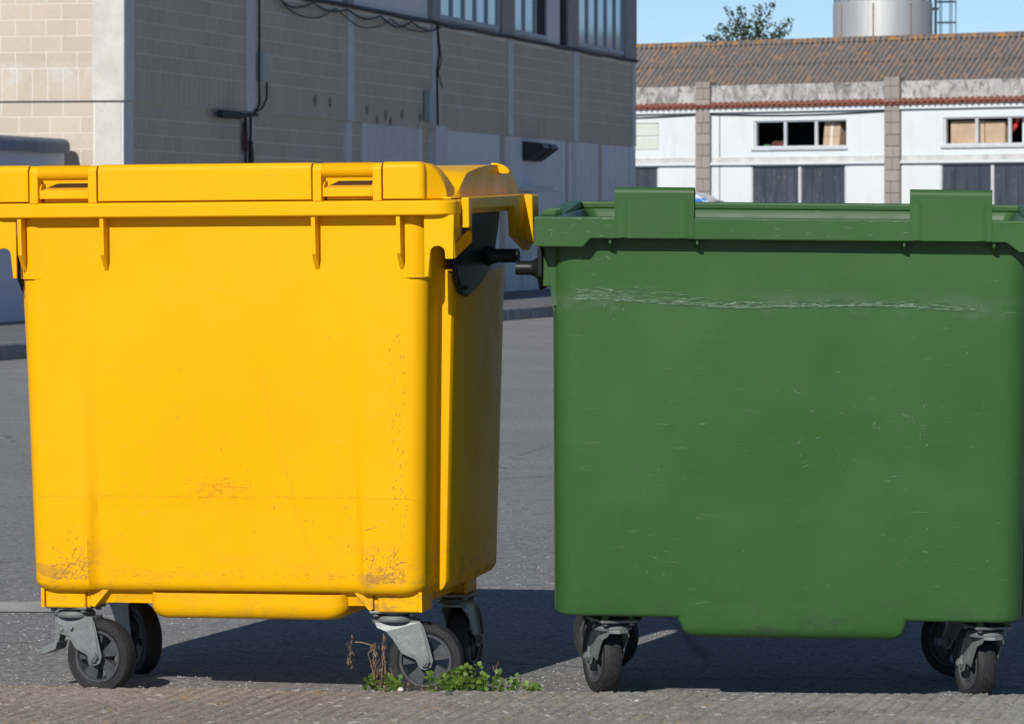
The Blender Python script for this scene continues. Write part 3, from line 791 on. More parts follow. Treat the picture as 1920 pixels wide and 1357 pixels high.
m = MB(); m.box(-2.3, 1.13, -.872, -.83, 1.87, 1.975); m.obj('stripe', M['blue'], VN)
m = MB(); m.prism([(.2,1.25),(1.6,1.25),(1.12,1.78),(.2,1.8)], -.93, -.89, 'y'); m.obj('side_window', M['glass'], VN)
m = MB(); m.loft([[(1.82,-.7,1.35),(1.82,.7,1.35)],[(1.30,-.62,1.92),(1.30,.62,1.92)]], closed=False); m.obj('windscreen', M['glass'], VN)
for xw in (-1.6, 1.65):
    for s_ in (-1, 1):
        m = MB(); m.lathe([(.02,-.1),(.30,-.1),(.34,-.06),(.34,.06),(.30,.1),(.02,.1)], 24, 'y', (xw, s_*.85, .34)); wo_ = m.obj('wheel', M['rubber'], VN, smooth=40)
        m = MB(); m.lathe([(.02,0),(.2,.0),(.2,.015),(.02,.02)], 20, 'y', (xw, s_*.965 - (.02 if s_<0 else 0), .34)); m.obj('rim', M['steel'], wo_)
for s_ in (-1,1):
    m = MB(); m.box(2.42, 2.53, s_*.62-.15, s_*.62+.15, .78, .98); m.obj('headlight', M['glass'], VN, bevel=.03)
m = MB(); m.box(2.44, 2.6, -.85, .85, .38, .62); m.obj('bumper', M['black_plastic'], VN, bevel=.04)

# ------------------------------------------------------------------ casters (thing > caster > fork, tyre, ...)
def make_caster(parent, loc, rz, zt_=.2265, r=.098, brake=False, studs=0., name='caster', hubmat='hub'):
    """swivel pin at the caster's origin (ground level), wheel trailing along +x, axle along y"""
    tr_ = .078
    m = MB(); m.lathe([(.05, zt_-.026), (.052, zt_-.02), (.046, zt_-.012), (.030, zt_-.010), (.030, zt_-.004)], 28)
    base = m.obj(name, M['steel'], parent, smooth=40, loc=loc, rot=(0, 0, rz))
    m = MB(); m.box(-.062, .062, -.05, .05, zt_-.004, zt_+.003)
    for sx in (-.047, .047):
        for sy in (-.036, .036): m.lathe([(.009, zt_-.012), (.009, zt_-.004)], 6, 'z', (sx, sy, 0))
    m.obj('top_plate', M['steel'], base, bevel=.002)
    if studs:
        m = MB()
        for sx in (-.047, .047):
            for sy in (-.036, .036): m.lathe([(.010, zt_+.003), (.010, zt_+.003+studs)], 12, 'z', (sx, sy, 0))
        m.obj('bolts', M['green'], base)
    # fork: crown and two pressed legs
    m = MB()
    zc_ = zt_-.028
    leg = [(-.052, zc_), (-.046, zc_-.014), (-.022, zc_-.024), (-.004, zc_-.045), (.018, zc_-.08), (tr_-.024, r+.004), (tr_-.014, r-.017), (tr_, r-.023), (tr_+.016, r-.016), (tr_+.022, r+.002), (tr_+.010, zc_-.05), (tr_-.002, zc_-.012), (tr_-.012, zc_)]
    for s_ in (-1, 1):
        o_, i_ = s_*.036, s_*.032
        vs1 = []
        def yy2(x, z, o):   # legs splay slightly and carry a rounded shoulder
            tt = min(1, max(0, (zc_-z)/.03)); return o*(.72+.28*math.sin(tt*math.pi/2))
        A = [(x, yy2(x, z, o_), z) for x, z in leg]; B = [(x, yy2(x, z, i_), z) for x, z in leg]
        n_ = len(leg)
        m.add(A+B, [tuple(range(n_)), tuple(range(2*n_-1, n_-1, -1))]+[(i, (i+1) % n_, n_+(i+1) % n_, n_+i) for i in range(n_)])
    m.prism([(-.052, -.026), (-.062, 0), (-.052, .026), (tr_-.012, .026), (tr_-.012, -.026)], zc_-.004, zc_+.004, 'z')
    m.obj('fork', M['steel'], base, bevel=.0035, seg=3)
    # tyre
    pr = [(r*.70, -.020), (r*.76, -.024), (r*.93, -.0235), (r*.985, -.016), (r, -.006), (r, .006), (r*.985, .016), (r*.93, .0235), (r*.76, .024), (r*.70, .020)]
    m = MB(); m.lathe(pr, 56, 'y', (tr_, 0, r), closed_prof=True); m.obj('tyre', M['rubber'], base, smooth=35)
    # rim with five webs
    m = MB(); q = r*.70
    m.lathe([(q, -.020), (q*.985, -.023), (q*.90, -.0225), (q*.87, -.016), (q*.87, .016), (q*.90, .0225), (q*.985, .023), (q, .020)], 48, 'y', (tr_, 0, r), closed_prof=True)
    m.lathe([(q*.28, -.026), (q*.28, .026)], 24, 'y', (tr_, 0, r))
    for k in range(5):
        a = 2*math.pi*k/5 + .45
        pts = [(q*.2, a-.5), (q*.89, a-.36), (q*.89, a-.12), (q*.89, a+.12), (q*.89, a+.36), (q*.2, a+.5)]
        m.prism([(tr_+p_*math.cos(b_), r+p_*math.sin(b_)) for p_, b_ in pts], -.014, .014, 'y')
    m.obj('wheel_centre', M[hubmat], base, smooth=35)
    m = MB(); m.lathe([(.0135, -.046), (.0135, -.037)], 6, 'y', (tr_, 0, r)); m.lathe([(.0075, -.050), (.0075, .05)], 12, 'y', (tr_, 0, r)); m.lathe([(.0135, .037), (.0135, .046)], 6, 'y', (tr_, 0, r))
    m.obj('axle_bolt', M['steel'], base)
    if brake:
        m = MB(); m.prism([(-.045, .180), (-.012, .176), (.002, .158), (-.006, .148), (-.040, .155), (-.050, .168)], -.030, .030, 'y')
        m.prism([(-.060, .195), (-.046, .196), (-.040, .150), (-.052, .118), (-.064, .122), (-.056, .150)], -.016, .016, 'y')
        m.prism([(-.062, .128), (-.044, .132), (-.050, .112), (-.086, .098), (-.100, .104), (-.096, .114)], -.026, .026, 'y')
        m.lathe([(.007, -.034), (.007, -.03)], 10, 'y', (-.028, 0, .166)); m.lathe([(.006, -.042), (.006, -.036)], 10, 'y', (.008, 0, zt_-.055))
        m.obj('brake_pedal', M['steel'], base, bevel=.003)
    return base

# ------------------------------------------------------------------ container body generator
def container_body(spec):
    rings = []
    for z in spec['zs']: rings.append(spec['ring'](z))
    return rings

PHY = R(13.5)
XY, DY = -.7477, 11.247
YB = empty('waste_container', (XY, DY, gz(DY+.2)-.004), (R(1.15), -.007, -PHY))
tag(YB, 'yellow wheeled waste container with closed domed lid and grip bars, left of the green one', 'waste container', 'wheeled waste containers side by side')
def wu(u, y=0.):      # local x of photo column u at local depth y
    a = (u-CX)/F
    return (a*(DY+math.cos(PHY)*y) - XY - math.sin(PHY)*y)/(math.cos(PHY)+a*math.sin(PHY))

# body: plan outline swept from top to bottom
ZT_, ZB_ = 1.252, .262
def y_ring(z, inset=0., zz=None):
    t_ = (1.25-z)/(1.25-.28)                     # 0 top .. 1 bottom
    W = .546-.024*t_ - inset + (.007 if z > 1.087 else 0)
    Wb = W - (.007 if z > 1.087 else 0) + (.040-.010*t_) if z < 1.10 else W+.004     # rear part of the side stands proud
    y0 = .045+.012*t_ + inset - (.006 if z > 1.087 else 0); y1 = .792-.022*t_ - inset
    rc = .055 if z > 1.087 else .050
    cen = .020*smooth(.12, 1.0, t_) + (.0016 if z < .52 else 0)
    up = z > 1.087
    def front(x):
        k = smooth(.348, .366, abs(x)); kc = smooth(.492, .497, abs(x)); belly = -.010*(1-(x/.35)**2)*math.sin(math.pi*min(1, max(0, t_))) if abs(x) < .35 else 0
        return y0 + (.006*(1-kc) if up else 0) + cen*(1-k) + belly*.6
    zz = z if zz is None else zz
    P = []
    N = 72
    for i in range(N+1):
        x = (-(W-rc) + 2*(W-rc)*i/N); P.append((x, front(x), zz))
    for a in range(-80, 1, 10): P.append((W-rc+rc*math.cos(R(a)), y0+rc+rc*math.sin(R(a)), zz))
    ys_ = .045+.012*t_+.135
    P += [(W+.000, ys_-.03, zz), (W+.001, ys_-.006, zz), (W+.004, ys_-.001, zz), (Wb-.003, ys_+.002, zz), (Wb, ys_+.006, zz)]
    for i in range(1, 9):
        f = i/9; P.append((Wb+.002*f+.006*math.sin(math.pi*f)*(1 if t_ > .1 else .3), ys_+.006+(y1-.06-ys_-.006)*f, zz))
    for a in range(0, 91, 15): P.append((Wb-.048+.05*math.cos(R(a)), y1-.05+.05*math.sin(R(a)), zz))
    for i in range(1, 8): P.append((Wb-.048-(2*(Wb-.048))*i/8, y1, zz))
    Q = [(-p[0], p[1], p[2]) for p in P[N+1:-7]]
    return [(p[0]*1.020 if p[0] < 0 else p[0], p[1], p[2]) for p in P + Q[::-1]]
m = MB(); rings = []
zs = [1.252, 1.22, 1.18, 1.14, 1.11, 1.092, 1.0875, 1.0865, 1.08] + [1.06-.02*i for i in range(0, 37)] + [.320, .300]
for z in zs: rings.append(y_ring(z))
for a in (15, 30, 45, 60, 75, 90): rings.append(y_ring(.300-.030*math.sin(R(a)), .030*(1-math.cos(R(a)))))
m.loft(rings, cap1=True); m.obj('body', M['yellow'], YB, smooth=38)

M['yscuff'] = simple('brown_scuffed_plastic', (.46,.24,.07), .8, var=.35, scale=60)
def yfront(x, z):
    P = [p for p in y_ring(z)[:73]]
    for p, q in zip(P[:-1], P[1:]):
        if p[0] <= x <= q[0]: f = (x-p[0])/(q[0]-p[0]); return p[1]+(q[1]-p[1])*f
    return P[0][1] if x < 0 else P[-1][1]
def sliver_y(mb, x, z, L, w_, ang, n=4):
    A, B = [], []
    for i in range(n+1):
        f = i/n-.5; xx = x+L*f*math.cos(ang); zz_ = z+L*f*math.sin(ang); hw = w_*.5*max(.06, 1-abs(2*f)**1.6)*random.uniform(.5,1.2)
        A.append((xx-hw*math.sin(ang), yfront(xx, zz_)-.0014, zz_+hw*math.cos(ang))); B.append((xx+hw*math.sin(ang), yfront(xx, zz_)-.0014, zz_-hw*math.cos(ang)))
    mb.loft([A, B], closed=False)
random.seed(5); ym = MB()
for s_, n_ in ((-1, 110), (1, 170)):
    for k in range(n_):
        x_ = s_*random.uniform(.375,.475); z_ = .305+abs(random.gauss(0,.030 if k % 3 else .06))
        sliver_y(ym, x_, z_, random.uniform(.003,.016) if k % 9 else random.uniform(.02,.05), random.uniform(.0008,.0022), random.gauss(.4,.8))
for k in range(60):
    x_ = random.uniform(.445,.485); z_ = random.uniform(.45,.95); sliver_y(ym, x_, z_, random.uniform(.003,.012), random.uniform(.001,.0025), random.gauss(1.4,.4))
for k in range(60):
    x_ = random.uniform(-.33,.33); z_ = random.gauss(.50,.04) if k % 2 else random.uniform(.35,1.05); sliver_y(ym, x_, z_, random.uniform(.002,.010), random.uniform(.0008,.0016), random.gauss(0,.8))
tag(ym.obj('scuff_marks', M['yscuff'], YB), kind='stuff')
ym = MB()
for k in range(26): sliver_y(ym, -.50+.040*k, .522+.0008*math.sin(k*2.1), .044, .0009, 0)
cr = [(wu(u_, .06), CZ+(HY-y_)/728.+.008) for u_, y_ in ((500,700),(508,750),(518,810),(533,870),(548,905),(553,940),(556,960),(575,1010),(590,1050))]
for (a_, b_), (c_, d_) in zip(cr[:-1], cr[1:]): sliver_y(ym, (a_+c_)/2, (b_+d_)/2, math.hypot(c_-a_, d_-b_)*1.1, .0018, math.atan2(d_-b_, c_-a_))
for k in range(120):
    sliver_y(ym, wu(415, .06)+random.gauss(0,.045), .545+random.gauss(0,.016), random.uniform(.006,.03), random.uniform(.0006,.0012), random.choice((0,0,1.5))+random.gauss(0,.2))
for k in range(70):
    sliver_y(ym, random.uniform(-.34,.34), .312+abs(random.gauss(0,.012)), random.uniform(.004,.02), random.uniform(.0008,.002), random.gauss(0,.3))
tag(ym.obj('faint_scuff_marks', simple('rubbed_yellow_plastic', (.76,.35,.001), .6, var=.1, scale=60), YB), kind='stuff')
# underside: recessed band, belly sump, caster boxes, gussets
m = MB()
def rr_ring(x0, x1, y0, y1, r_, z, n=5):
    P = []
    for cx_, cy_, a0 in ((x1-r_, y0+r_, -90), (x1-r_, y1-r_, 0), (x0+r_, y1-r_, 90), (x0+r_, y0+r_, 180)):
        for i in range(n+1): a = R(a0+90*i/n); P.append((cx_+r_*math.cos(a), cy_+r_*math.sin(a), z))
    return P
m.loft([rr_ring(-.50, .50, .105, .70, .03, .30), rr_ring(-.49, .49, .115, .69, .03, .240)], cap1=True)
m.obj('base_pan', M['yellow'], YB, smooth=40)
m = MB(); xl, xr_ = wu(281, .09), wu(652, .09)
m.loft([rr_ring(xl, xr_, .085, .60, .04, .27)] + [rr_ring(xl+.026*(1-math.cos(R(a))), xr_-.040*(1-math.cos(R(a))), .085+.026*(1-math.cos(R(a))), .60-.03*(1-math.cos(R(a))), .04, .241-.038*math.sin(R(a))) for a in (0, 15, 30, 45, 60, 75, 90)], cap1=True)
m.obj('sump', M['yellow'], YB, smooth=45)
for s_ in (-1, 1):
    for yb in (.088, .56):
        m = MB(); a, b = sorted((s_*.505, s_*.395)); m.box(a, b, yb, yb+.13, .227, .280); 
        m.box(*sorted((s_*.395+s_*.0, s_*.383)), yb+.01, yb+.12, .227, .280)
        m.obj('caster_box', M['yellow'], YB, bevel=.005)
        m = MB(); m.prism([(s_*.515, .280), (s_*.515, .229), (s_*.506, .229), (s_*.506, .280)], yb-.006, yb+.10, 'y'); m.obj('side_web', M['yellow'], YB)
        m = MB(); m.prism([(s_*.382, .2795), (s_*.382, .233), (s_*.372, .229), (s_*.328, .2795)], yb+.004, yb+.12, 'y'); m.obj('gusset', M['yellow'], YB, bevel=.002)

# rim frame
def rim_ring(x0, x1, y0, y1, r_, z): return rr_ring(x0, x1, y0, y1, r_, z, 8)
m = MB(); o1, o2 = rim_ring(-.629, .629, 0, .80, .05, 1.250), rim_ring(-.629, .629, 0, .80, .05, 1.279)
m.loft([rim_ring(-.55, .55, .08, .70, .03, 1.246), rim_ring(-.620, .620, .009, .79, .045, 1.246), rim_ring(-.627, .627, .002, .798, .05, 1.2475), o1, o2, rim_ring(-.627, .627, .002, .798, .05, 1.2825), rim_ring(-.620, .620, .009, .79, .045, 1.285), rim_ring(-.55, .55, .08, .70, .03, 1.285), rim_ring(-.55, .55, .08, .70, .03, 1.246)])
m.obj('rim', M['yellow'], YB, smooth=22)

# tapering ribs under the front rim
for u_ in (48, 202, 598, 757):
    xr = wu(u_, .01); m = MB()
    m.prism([(.075, 1.247), (.008, 1.247), (.012, 1.150), (.046, 1.108), (.075, 1.108)], xr-.0055, xr+.0055, 'x'); m.obj('rib', M['yellow'], YB, bevel=.0012)

# corner brackets, side frames, trunnions
for s_ in (1, -1):
    S = lambda pts: [(s_*p[0], p[1]) for p in pts]
    arch = [(.573+.024*math.cos(R(a)) if False else .583+.019*math.cos(R(a)), 1.152+.016*math.sin(R(a))) for a in range(180, -1, -20)]
    tab = [(.548, 1.247), (.548, 1.090), (.558, 1.090), (.564, 1.152)] + arch[1:] + [(.603, 1.135), (.624, 1.135), (.627, 1.247)]
    m = MB(); m.prism(S(tab), .020, .028, 'y'); m.obj('corner_bracket', M['yellow'], YB, bevel=.002)
    m = MB(); m.prism([(.0285, 1.247), (.0285, 1.137), (.10, 1.160), (.10, 1.247)], *sorted((s_*.621, s_*.6265)), 'x')
    m.obj('bracket_side', M['yellow'], YB)
    m = MB(); m.prism([(.087, 1.290), (.792, 1.290), (.792, 1.150), (.75, 1.138), (.60, 1.178), (.585, 1.258), (.125, 1.258), (.118, 1.212), (.087, 1.212)], *sorted((s_*.6295, s_*.650)), 'x')
    m.obj('side_frame', M['yellow'], YB, bevel=.004, seg=3)
    m = MB(); m.prism([(.640, 1.288), (.672, 1.288), (.674, 1.155), (.650, 1.170)] if s_ > 0 else [(-.640, 1.288), (-.672, 1.288), (-.674, 1.155), (-.650, 1.170)], .70, .775, 'y'); m.obj('frame_post', M['yellow'], YB, bevel=.004)
    m = MB(); m.loft([[(s_*.6265, .0285, 1.136), (s_*.6265, .0285, 1.170)], [(s_*.6495, .118, 1.176), (s_*.6495, .118, 1.212)], [(s_*.6455, .118, 1.176), (s_*.6455, .118, 1.212)], [(s_*.622, .030, 1.136), (s_*.622, .030, 1.170)]]); m.obj('frame_lip', M['yellow'], YB)
    m = MB(); m.box(*sorted((s_*.56, s_*.6285)), .14, .78, 1.259, 1.272); m.obj('frame_web', M['yellow'], YB)
    pl = [(.305, 1.262), (.640, 1.262), (.615, 1.206), (.58, 1.157), (.575, 1.115), (.40, 1.055), (.27, 1.030), (.21, 1.040), (.165, 1.080), (.145, 1.136), (.17, 1.21)]
    m = MB(); m.prism(pl, *sorted((s_*.585, s_*.600)), 'x'); tp = m.obj('trunnion_plate', M['black_plastic'], YB, bevel=.005, seg=3)
    m = MB(); m.lathe([(.013, .0), (.0185, .0), (.0185, .058), (.024, .075), (.034, .085)] if s_ > 0 else [(.013, .0), (.0185, .0), (.0185, -.058), (.024, -.075), (.034, -.085)], 24, 'x', (s_*.680, .50, 1.130)); 
    m.lathe([(.0128, .001*s_), (.0128, .05*s_), (.001, .05*s_)], 20, 'x', (s_*.680, .50, 1.130))
    m.v = [(2*s_*.680-p[0], p[1], p[2]) for p in m.v]
    m.obj('trunnion', M['black_plastic'], tp, smooth=40)
    m = MB()
    for yb_, zb_ in ((.20, 1.12), (.25, 1.055)): m.lathe([(.007, .0), (.006, .004*s_), (.001, .005*s_)], 10, 'x', (s_*.6005, yb_, zb_))
    m.obj('bolt', M['dark_steel'], tp)

# lid: dome behind, front beam in sections with two grip bars
LD = empty  # (lid pieces are parts of the container)
def lidz(x, y):
    ax = min(1, abs(x)/.605)
    fy = smooth(.10, .26, y)*(1-smooth(.70, .865, y)*.97)
    edge = 1.292+.044*fy + .034*math.sin(math.pi*min(1, max(0, (y-.12)/.86)))*fy
    crown = 1.300+.068*fy
    k = 1-ax**5
    return edge*(1-k)+max(edge, crown)*k
m = MB(); rows = []
for j in range(31):
    y = .06+.79*j/30; row = [(-.611, y, 1.288)]
    for i in range(41): x = -.605+1.21*i/40; row.append((x, y, lidz(x, y)))
    row.append((.611, y, 1.288)); rows.append(row)
m.loft([[(p[0], p[1]-.0, 1.287) for p in rows[0]]] + rows + [[(p[0], p[1]+.004, 1.288) for p in rows[-1]]], closed=False); m.obj('lid', M['yellow'], YB, smooth=50)
# rear side scoop of the lid
m = MB(); m.prism([(wu(u_, .60), CZ-.010+(HY-y_)/692.) for u_, y_ in ((933,306),(943,306),(954,309),(963,314),(969,322),(966,326),(955,326),(946,323),(938,315))], .585, .60, 'y')
m.obj('lid_scoop', M['yellow'], YB, bevel=.002)
bprof = [(.10, 1.2875), (.006, 1.2875), (.003, 1.290), (.003, 1.296), (.003, 1.364), (.003, 1.368)] + [(.003+.016*(1-math.cos(R(a))), 1.368+.015*math.sin(R(a))) for a in (15,30,45,60,75,90)] + [(.055, 1.383), (.085, 1.368), (.115, 1.345), (.15, 1.322), (.19, 1.300), (.19, 1.2875)]
bx = [wu(-6), wu(66), wu(194), wu(596), wu(727.5), .5535]
def beam(x0, x1, r0=.0, r1=.0, dz=0):
    m = MB(); cy, cz = .09, 1.33
    xs_ = []
    def rg(x, k): return [(x, p[0]+(cy-p[0])*k, 1.2875+(p[1]-1.2875)*(1-k*.9)) for p in bprof]
    R_ = []
    if r0: R_ += [rg(x0+r0*(1-math.sin(R(a))), .16*(1-math.cos(R(a)))) for a in (90, 65, 45, 25, 0)]
    else: R_ += [rg(x0, .02), rg(x0+.002, 0)]
    if r1: R_ += [rg(x1-r1*(1-math.sin(R(a))), .16*(1-math.cos(R(a)))) for a in (0, 25, 45, 65, 90)]
    else: R_ += [rg(x1-.002, 0), rg(x1, .02)]
    m.loft(R_, cap0=True, cap1=True); return m
# section faces
for x0, x1, r0, r1, dz in ((bx[0], bx[1]-.0018, .0, 0, 0), (bx[2]+.0018, bx[3]-.0018, 0, 0, 0), (bx[4]+.0018, bx[5], 0, .0, 0)):
    r0_ = .0; m = beam(x0, x1, .022 if x0 < -.5 else 0, .022 if x1 > .5 else 0)
    m.obj('lid_section', M['yellow'], YB, smooth=40)
# end cheeks: beam end falls away to the rim corner
for x_end, s_ in ((bx[5], 1), (bx[0], -1)):
    m = MB(); R_ = []
    for q in (0, 12, 25, 38, 50, 62, 73, 82, 88):
        dx, hk = .056*math.sin(R(q)), math.cos(R(q))
        R_.append([(x_end+s_*(dx-.012), .014+.9*dx+p[0]*.97, 1.2868+(p[1]-1.2875)*(.04+.93*hk)) for p in bprof])
    m.loft(R_, cap0=True, cap1=True); m.obj('lid_cheek', M['yellow'], YB, smooth=50)
for (x0, x1) in ((bx[1], bx[2]), (bx[3], bx[4])):
    m = MB(); a, b = x0+.0018, x1-.0018; pw_ = .023
    for p, q in ((a, a+pw_), (b-pw_, b)): m.box(p, q, .002, .05, 1.284, 1.367)
    m.box(a, b, .0016, .05, 1.2655, 1.284) if False else None
    m.loft([[(a, .002+.018*(1-math.cos(R(t2))) if False else .022-.020*math.cos(R(t2)), 1.3625+.019*math.sin(R(t2))) for t2 in range(-90, 271, 24)], [(b, .022-.020*math.cos(R(t2)), 1.3625+.019*math.sin(R(t2))) for t2 in range(-90, 271, 24)]], cap0=True, cap1=True)
    h_ = m.obj('grip_frame', M['yellow'], YB, bevel=.002, smooth=40)
    m = MB()
    for k in range(30):
        xx = a+pw_+(b-a-2*pw_)*(k+.5)/30
        m.loft([[(xx-.0018, .022-.0199*math.cos(R(t2)), 1.3625+.0189*math.sin(R(t2))) for t2 in range(-60, 121, 20)], [(xx, .022-.0215*math.cos(R(t2)), 1.3625+.0205*math.sin(R(t2))) for t2 in range(-60, 121, 20)], [(xx+.0018, .022-.0199*math.cos(R(t2)), 1.3625+.0189*math.sin(R(t2))) for t2 in range(-60, 121, 20)]], closed=False)
    m.obj('grip_ridges', M['yellow'], h_)
    m = MB(); m.box(a+pw_+.004, b-pw_-.002, .012, .020, 1.296, 1.318); m.loft([[(a+pw_+.004, .018, 1.318), (b-pw_-.002, .018, 1.318)], [(a+pw_+.02, .10, 1.335), (b-pw_-.01, .10, 1.335)]], closed=False)
    m.prism([(.012, 1.296), (.012, 1.322), (.022, 1.334), (.05, 1.334), (.05, 1.296)], a+pw_+.001, a+pw_+.005, 'x'); m.prism([(.012, 1.296), (.012, 1.322), (.022, 1.334), (.05, 1.334), (.05, 1.296)], b-pw_-.005, b-pw_-.001, 'x')
    m.obj('grip_tray', M['yellow'], YB, bevel=.001)
    m = MB(); m.box(a+pw_+.006, b-pw_-.006, .035, .16, 1.287, 1.298); m.obj('grip_floor', M['yellow'], YB)

make_caster(YB, (wu(145, .15), .15, 0), R(-14), brake=True)
make_caster(YB, (wu(744, .15), .15, 0), R(8))
make_caster(YB, (wu(238, .60), .60, 0), R(-45))
make_caster(YB, (.482, .58, 0), R(88))

# ------------------------------------------------------------------ green container (open, no lid)
PHG = R(5.0); XG, DG = .6935, 11.08
GB = empty('waste_container', (XG, DG, gz(DG+.2)-.002), (R(1.45), .0095, -PHG))
tag(GB, 'green wheeled waste container, open and lidless, with two raised front flaps and a pale scrape', 'waste container', 'wheeled waste containers side by side')
def gu(u, y=0.):
    a = (u-CX)/F
    return (a*(DG+math.cos(PHG)*y) - XG - math.sin(PHG)*y)/(math.cos(PHG)+a*math.sin(PHG))
def g_ring(z, inset=0., dent=True):
    t_ = (1.23-z)/(1.0)
    W = .607-.012*t_-inset; y0 = .052+.022*t_+inset; y1 = 1.0-.10*t_-inset; rc = .055-.3*inset
    P = []; N = 64
    for i in range(N+1):
        x = -(W-rc)+2*(W-rc)*i/N
        P.append((x, y0-.009*(1-(x/W)**2)*math.sin(math.pi*min(1, max(0, t_)))+.0015*fbm(x*2, z*2, 5), z))
    for a in range(-80, 1, 10): P.append((W-rc+rc*math.cos(R(a)), y0+rc+rc*math.sin(R(a)), z))
    for yy_, ox in ((.16, 0), (.170, 0), (.173, .006), (.180, .008), (.3, .010), (.45, .012), (.6, .012), (.75, .010), (.88, .006)): P.append((W+ox, yy_, z))
    for a in range(0, 91, 15): P.append((W-.05+.05*math.cos(R(a)), y1-.05+.05*math.sin(R(a)), z))
    for i in range(1, 8): P.append((W-.05-2*(W-.05)*i/8, y1, z))
    Q = [(-p[0], p[1], p[2]) for p in P[N+1:-7]]
    return P+Q[::-1]
m = MB(); out = [g_ring(z) for z in [1.238]+[1.22-.03*i for i in range(33)]+[.232]]
# rounded foot
out += [g_ring(.230-.010*math.sin(R(a)), .010*(1-math.cos(R(a)))) for a in (15, 35, 55, 75, 90)]
inn = [g_ring(z, .012) for z in (.262, .5, .8, 1.1, 1.238)]
m.loft([g_ring(.262, .012)]+inn[1:]+out, cap0=True, cap1=True); m.obj('body', M['green'], GB, smooth=38)
# front rim skirt, outline with stepped ends
zt_g = 1.243
def bar(pts, y0, y1): 
    mm = MB(); mm.prism(pts, y0, y1, 'y'); return mm
xf = [gu(1087), gu(1100), gu(1878), gu(1903)]
sk = [(-.649, zt_g), (-.649, 1.166), (xf[0], 1.166), (xf[1], 1.188), (xf[2], 1.188), (xf[3], 1.163), (.649, 1.163), (.649, zt_g)]
bar(sk, 0, .007).obj('rim_skirt', M['green'], GB, bevel=.004, seg=3)
m = MB(); m.loft([rim_ring(-.6485, .6485, .0065, 1.06, .03, 1.232), rim_ring(-.6485, .6485, .0065, 1.06, .03, 1.240), rim_ring(-.645, .645, .010, 1.055, .028, 1.2425), rim_ring(-.59, .59, .058, .985, .03, 1.2425), rim_ring(-.58, .58, .07, .975, .03, 1.225), rim_ring(-.58, .58, .07, .975, .03, 1.205), rim_ring(-.585, .585, .064, .98, .03, 1.205), rim_ring(-.595, .595, .055, .99, .03, 1.232)], closed=True)
m.obj('rim', M['green'], GB, smooth=40)
# higher back rim and raised side shoulders at the hinge
m = MB(); m.box(-.638, .638, .985, 1.055, 1.2428, 1.262); m.obj('back_rim', M['green'], GB, bevel=.005)
m = MB(); m.box(-.62, .62, 1.0, 1.01, 1.15, 1.243); m.obj('back_skirt', M['green'], GB)
for s_ in (-1, 1):
    m = MB(); m.prism([(.36, 1.2428), (.984, 1.2428), (.984, 1.262), (.80, 1.260), (.36, 1.245)], *sorted((s_*.598, s_*.638)), 'x'); m.obj('side_rail', M['green'], GB, bevel=.002)
    m = MB(); m.prism([(.0075, 1.240), (.0075, 1.168), (.10, 1.168), (.16, 1.185), (.80, 1.185), (.86, 1.165), (1.058, 1.165), (1.058, 1.240)], *sorted((s_*.6425, s_*.6488)), 'x'); m.obj('side_skirt', M['green'], GB, bevel=.002)
    m = MB(); m.prism([(s_*.595, 1.231), (s_*.6415, 1.231), (s_*.6415, 1.165), (s_*.628, 1.165), (s_*.606, 1.012), (s_*.590, 1.012)], .085, .095, 'y'); m.obj('corner_gusset', M['green'], GB, bevel=.002)
    m = MB(); m.prism([(s_*.60, 1.10), (s_*.62, 1.10), (s_*.606, 1.0), (s_*.598, 1.0)], .0955, .13, 'y'); m.obj('corner_web', M['green'], GB)
    m = MB(); pl = [(.12, 1.163), (.12, 1.085), (.18, 1.05), (.30, 1.05), (.38, 1.09), (.38, 1.163)]
    m.prism(pl, *sorted((s_*.636, s_*.650)), 'x'); tp = m.obj('trunnion_plate', M['black_plastic'], GB, bevel=.005, seg=3)
    m = MB(); m.lathe([(.036, 0), (.028, -.010), (.021, -.020), (.0185, -.028), (.0185, -.066), (.0125, -.066), (.0125, -.02), (.001, -.02)], 24, 'x', (-.650, .25, 1.103))
    if s_ > 0: m.v = [(-p[0], p[1], p[2]) for p in m.v]
    m.obj('trunnion', M['black_plastic'], tp, smooth=40)
    m = MB(); m.box(*sorted((s_*.60, s_*.6358)), .13, .60, 1.06, 1.19); m.obj('trunnion_block', M['green'], GB, bevel=.004)
    for k in range(5):
        m = MB(); yy_ = .10+.05*k; m.box(*sorted((s_*.600, s_*.636)), yy_, yy_+.014, 1.243, 1.256+.003*(k % 2)); m.obj('rim_tooth', M['green'], GB, bevel=.003)
for u_ in (1137, 1300, 1687, 1855):
    xr = gu(u_, .01); m = MB(); m.prism([(.07, 1.232), (.009, 1.232), (.009, 1.176), (.050, 1.155), (.07, 1.155)], xr-.0028, xr+.0028, 'x'); m.obj('rib', M['green'], GB)
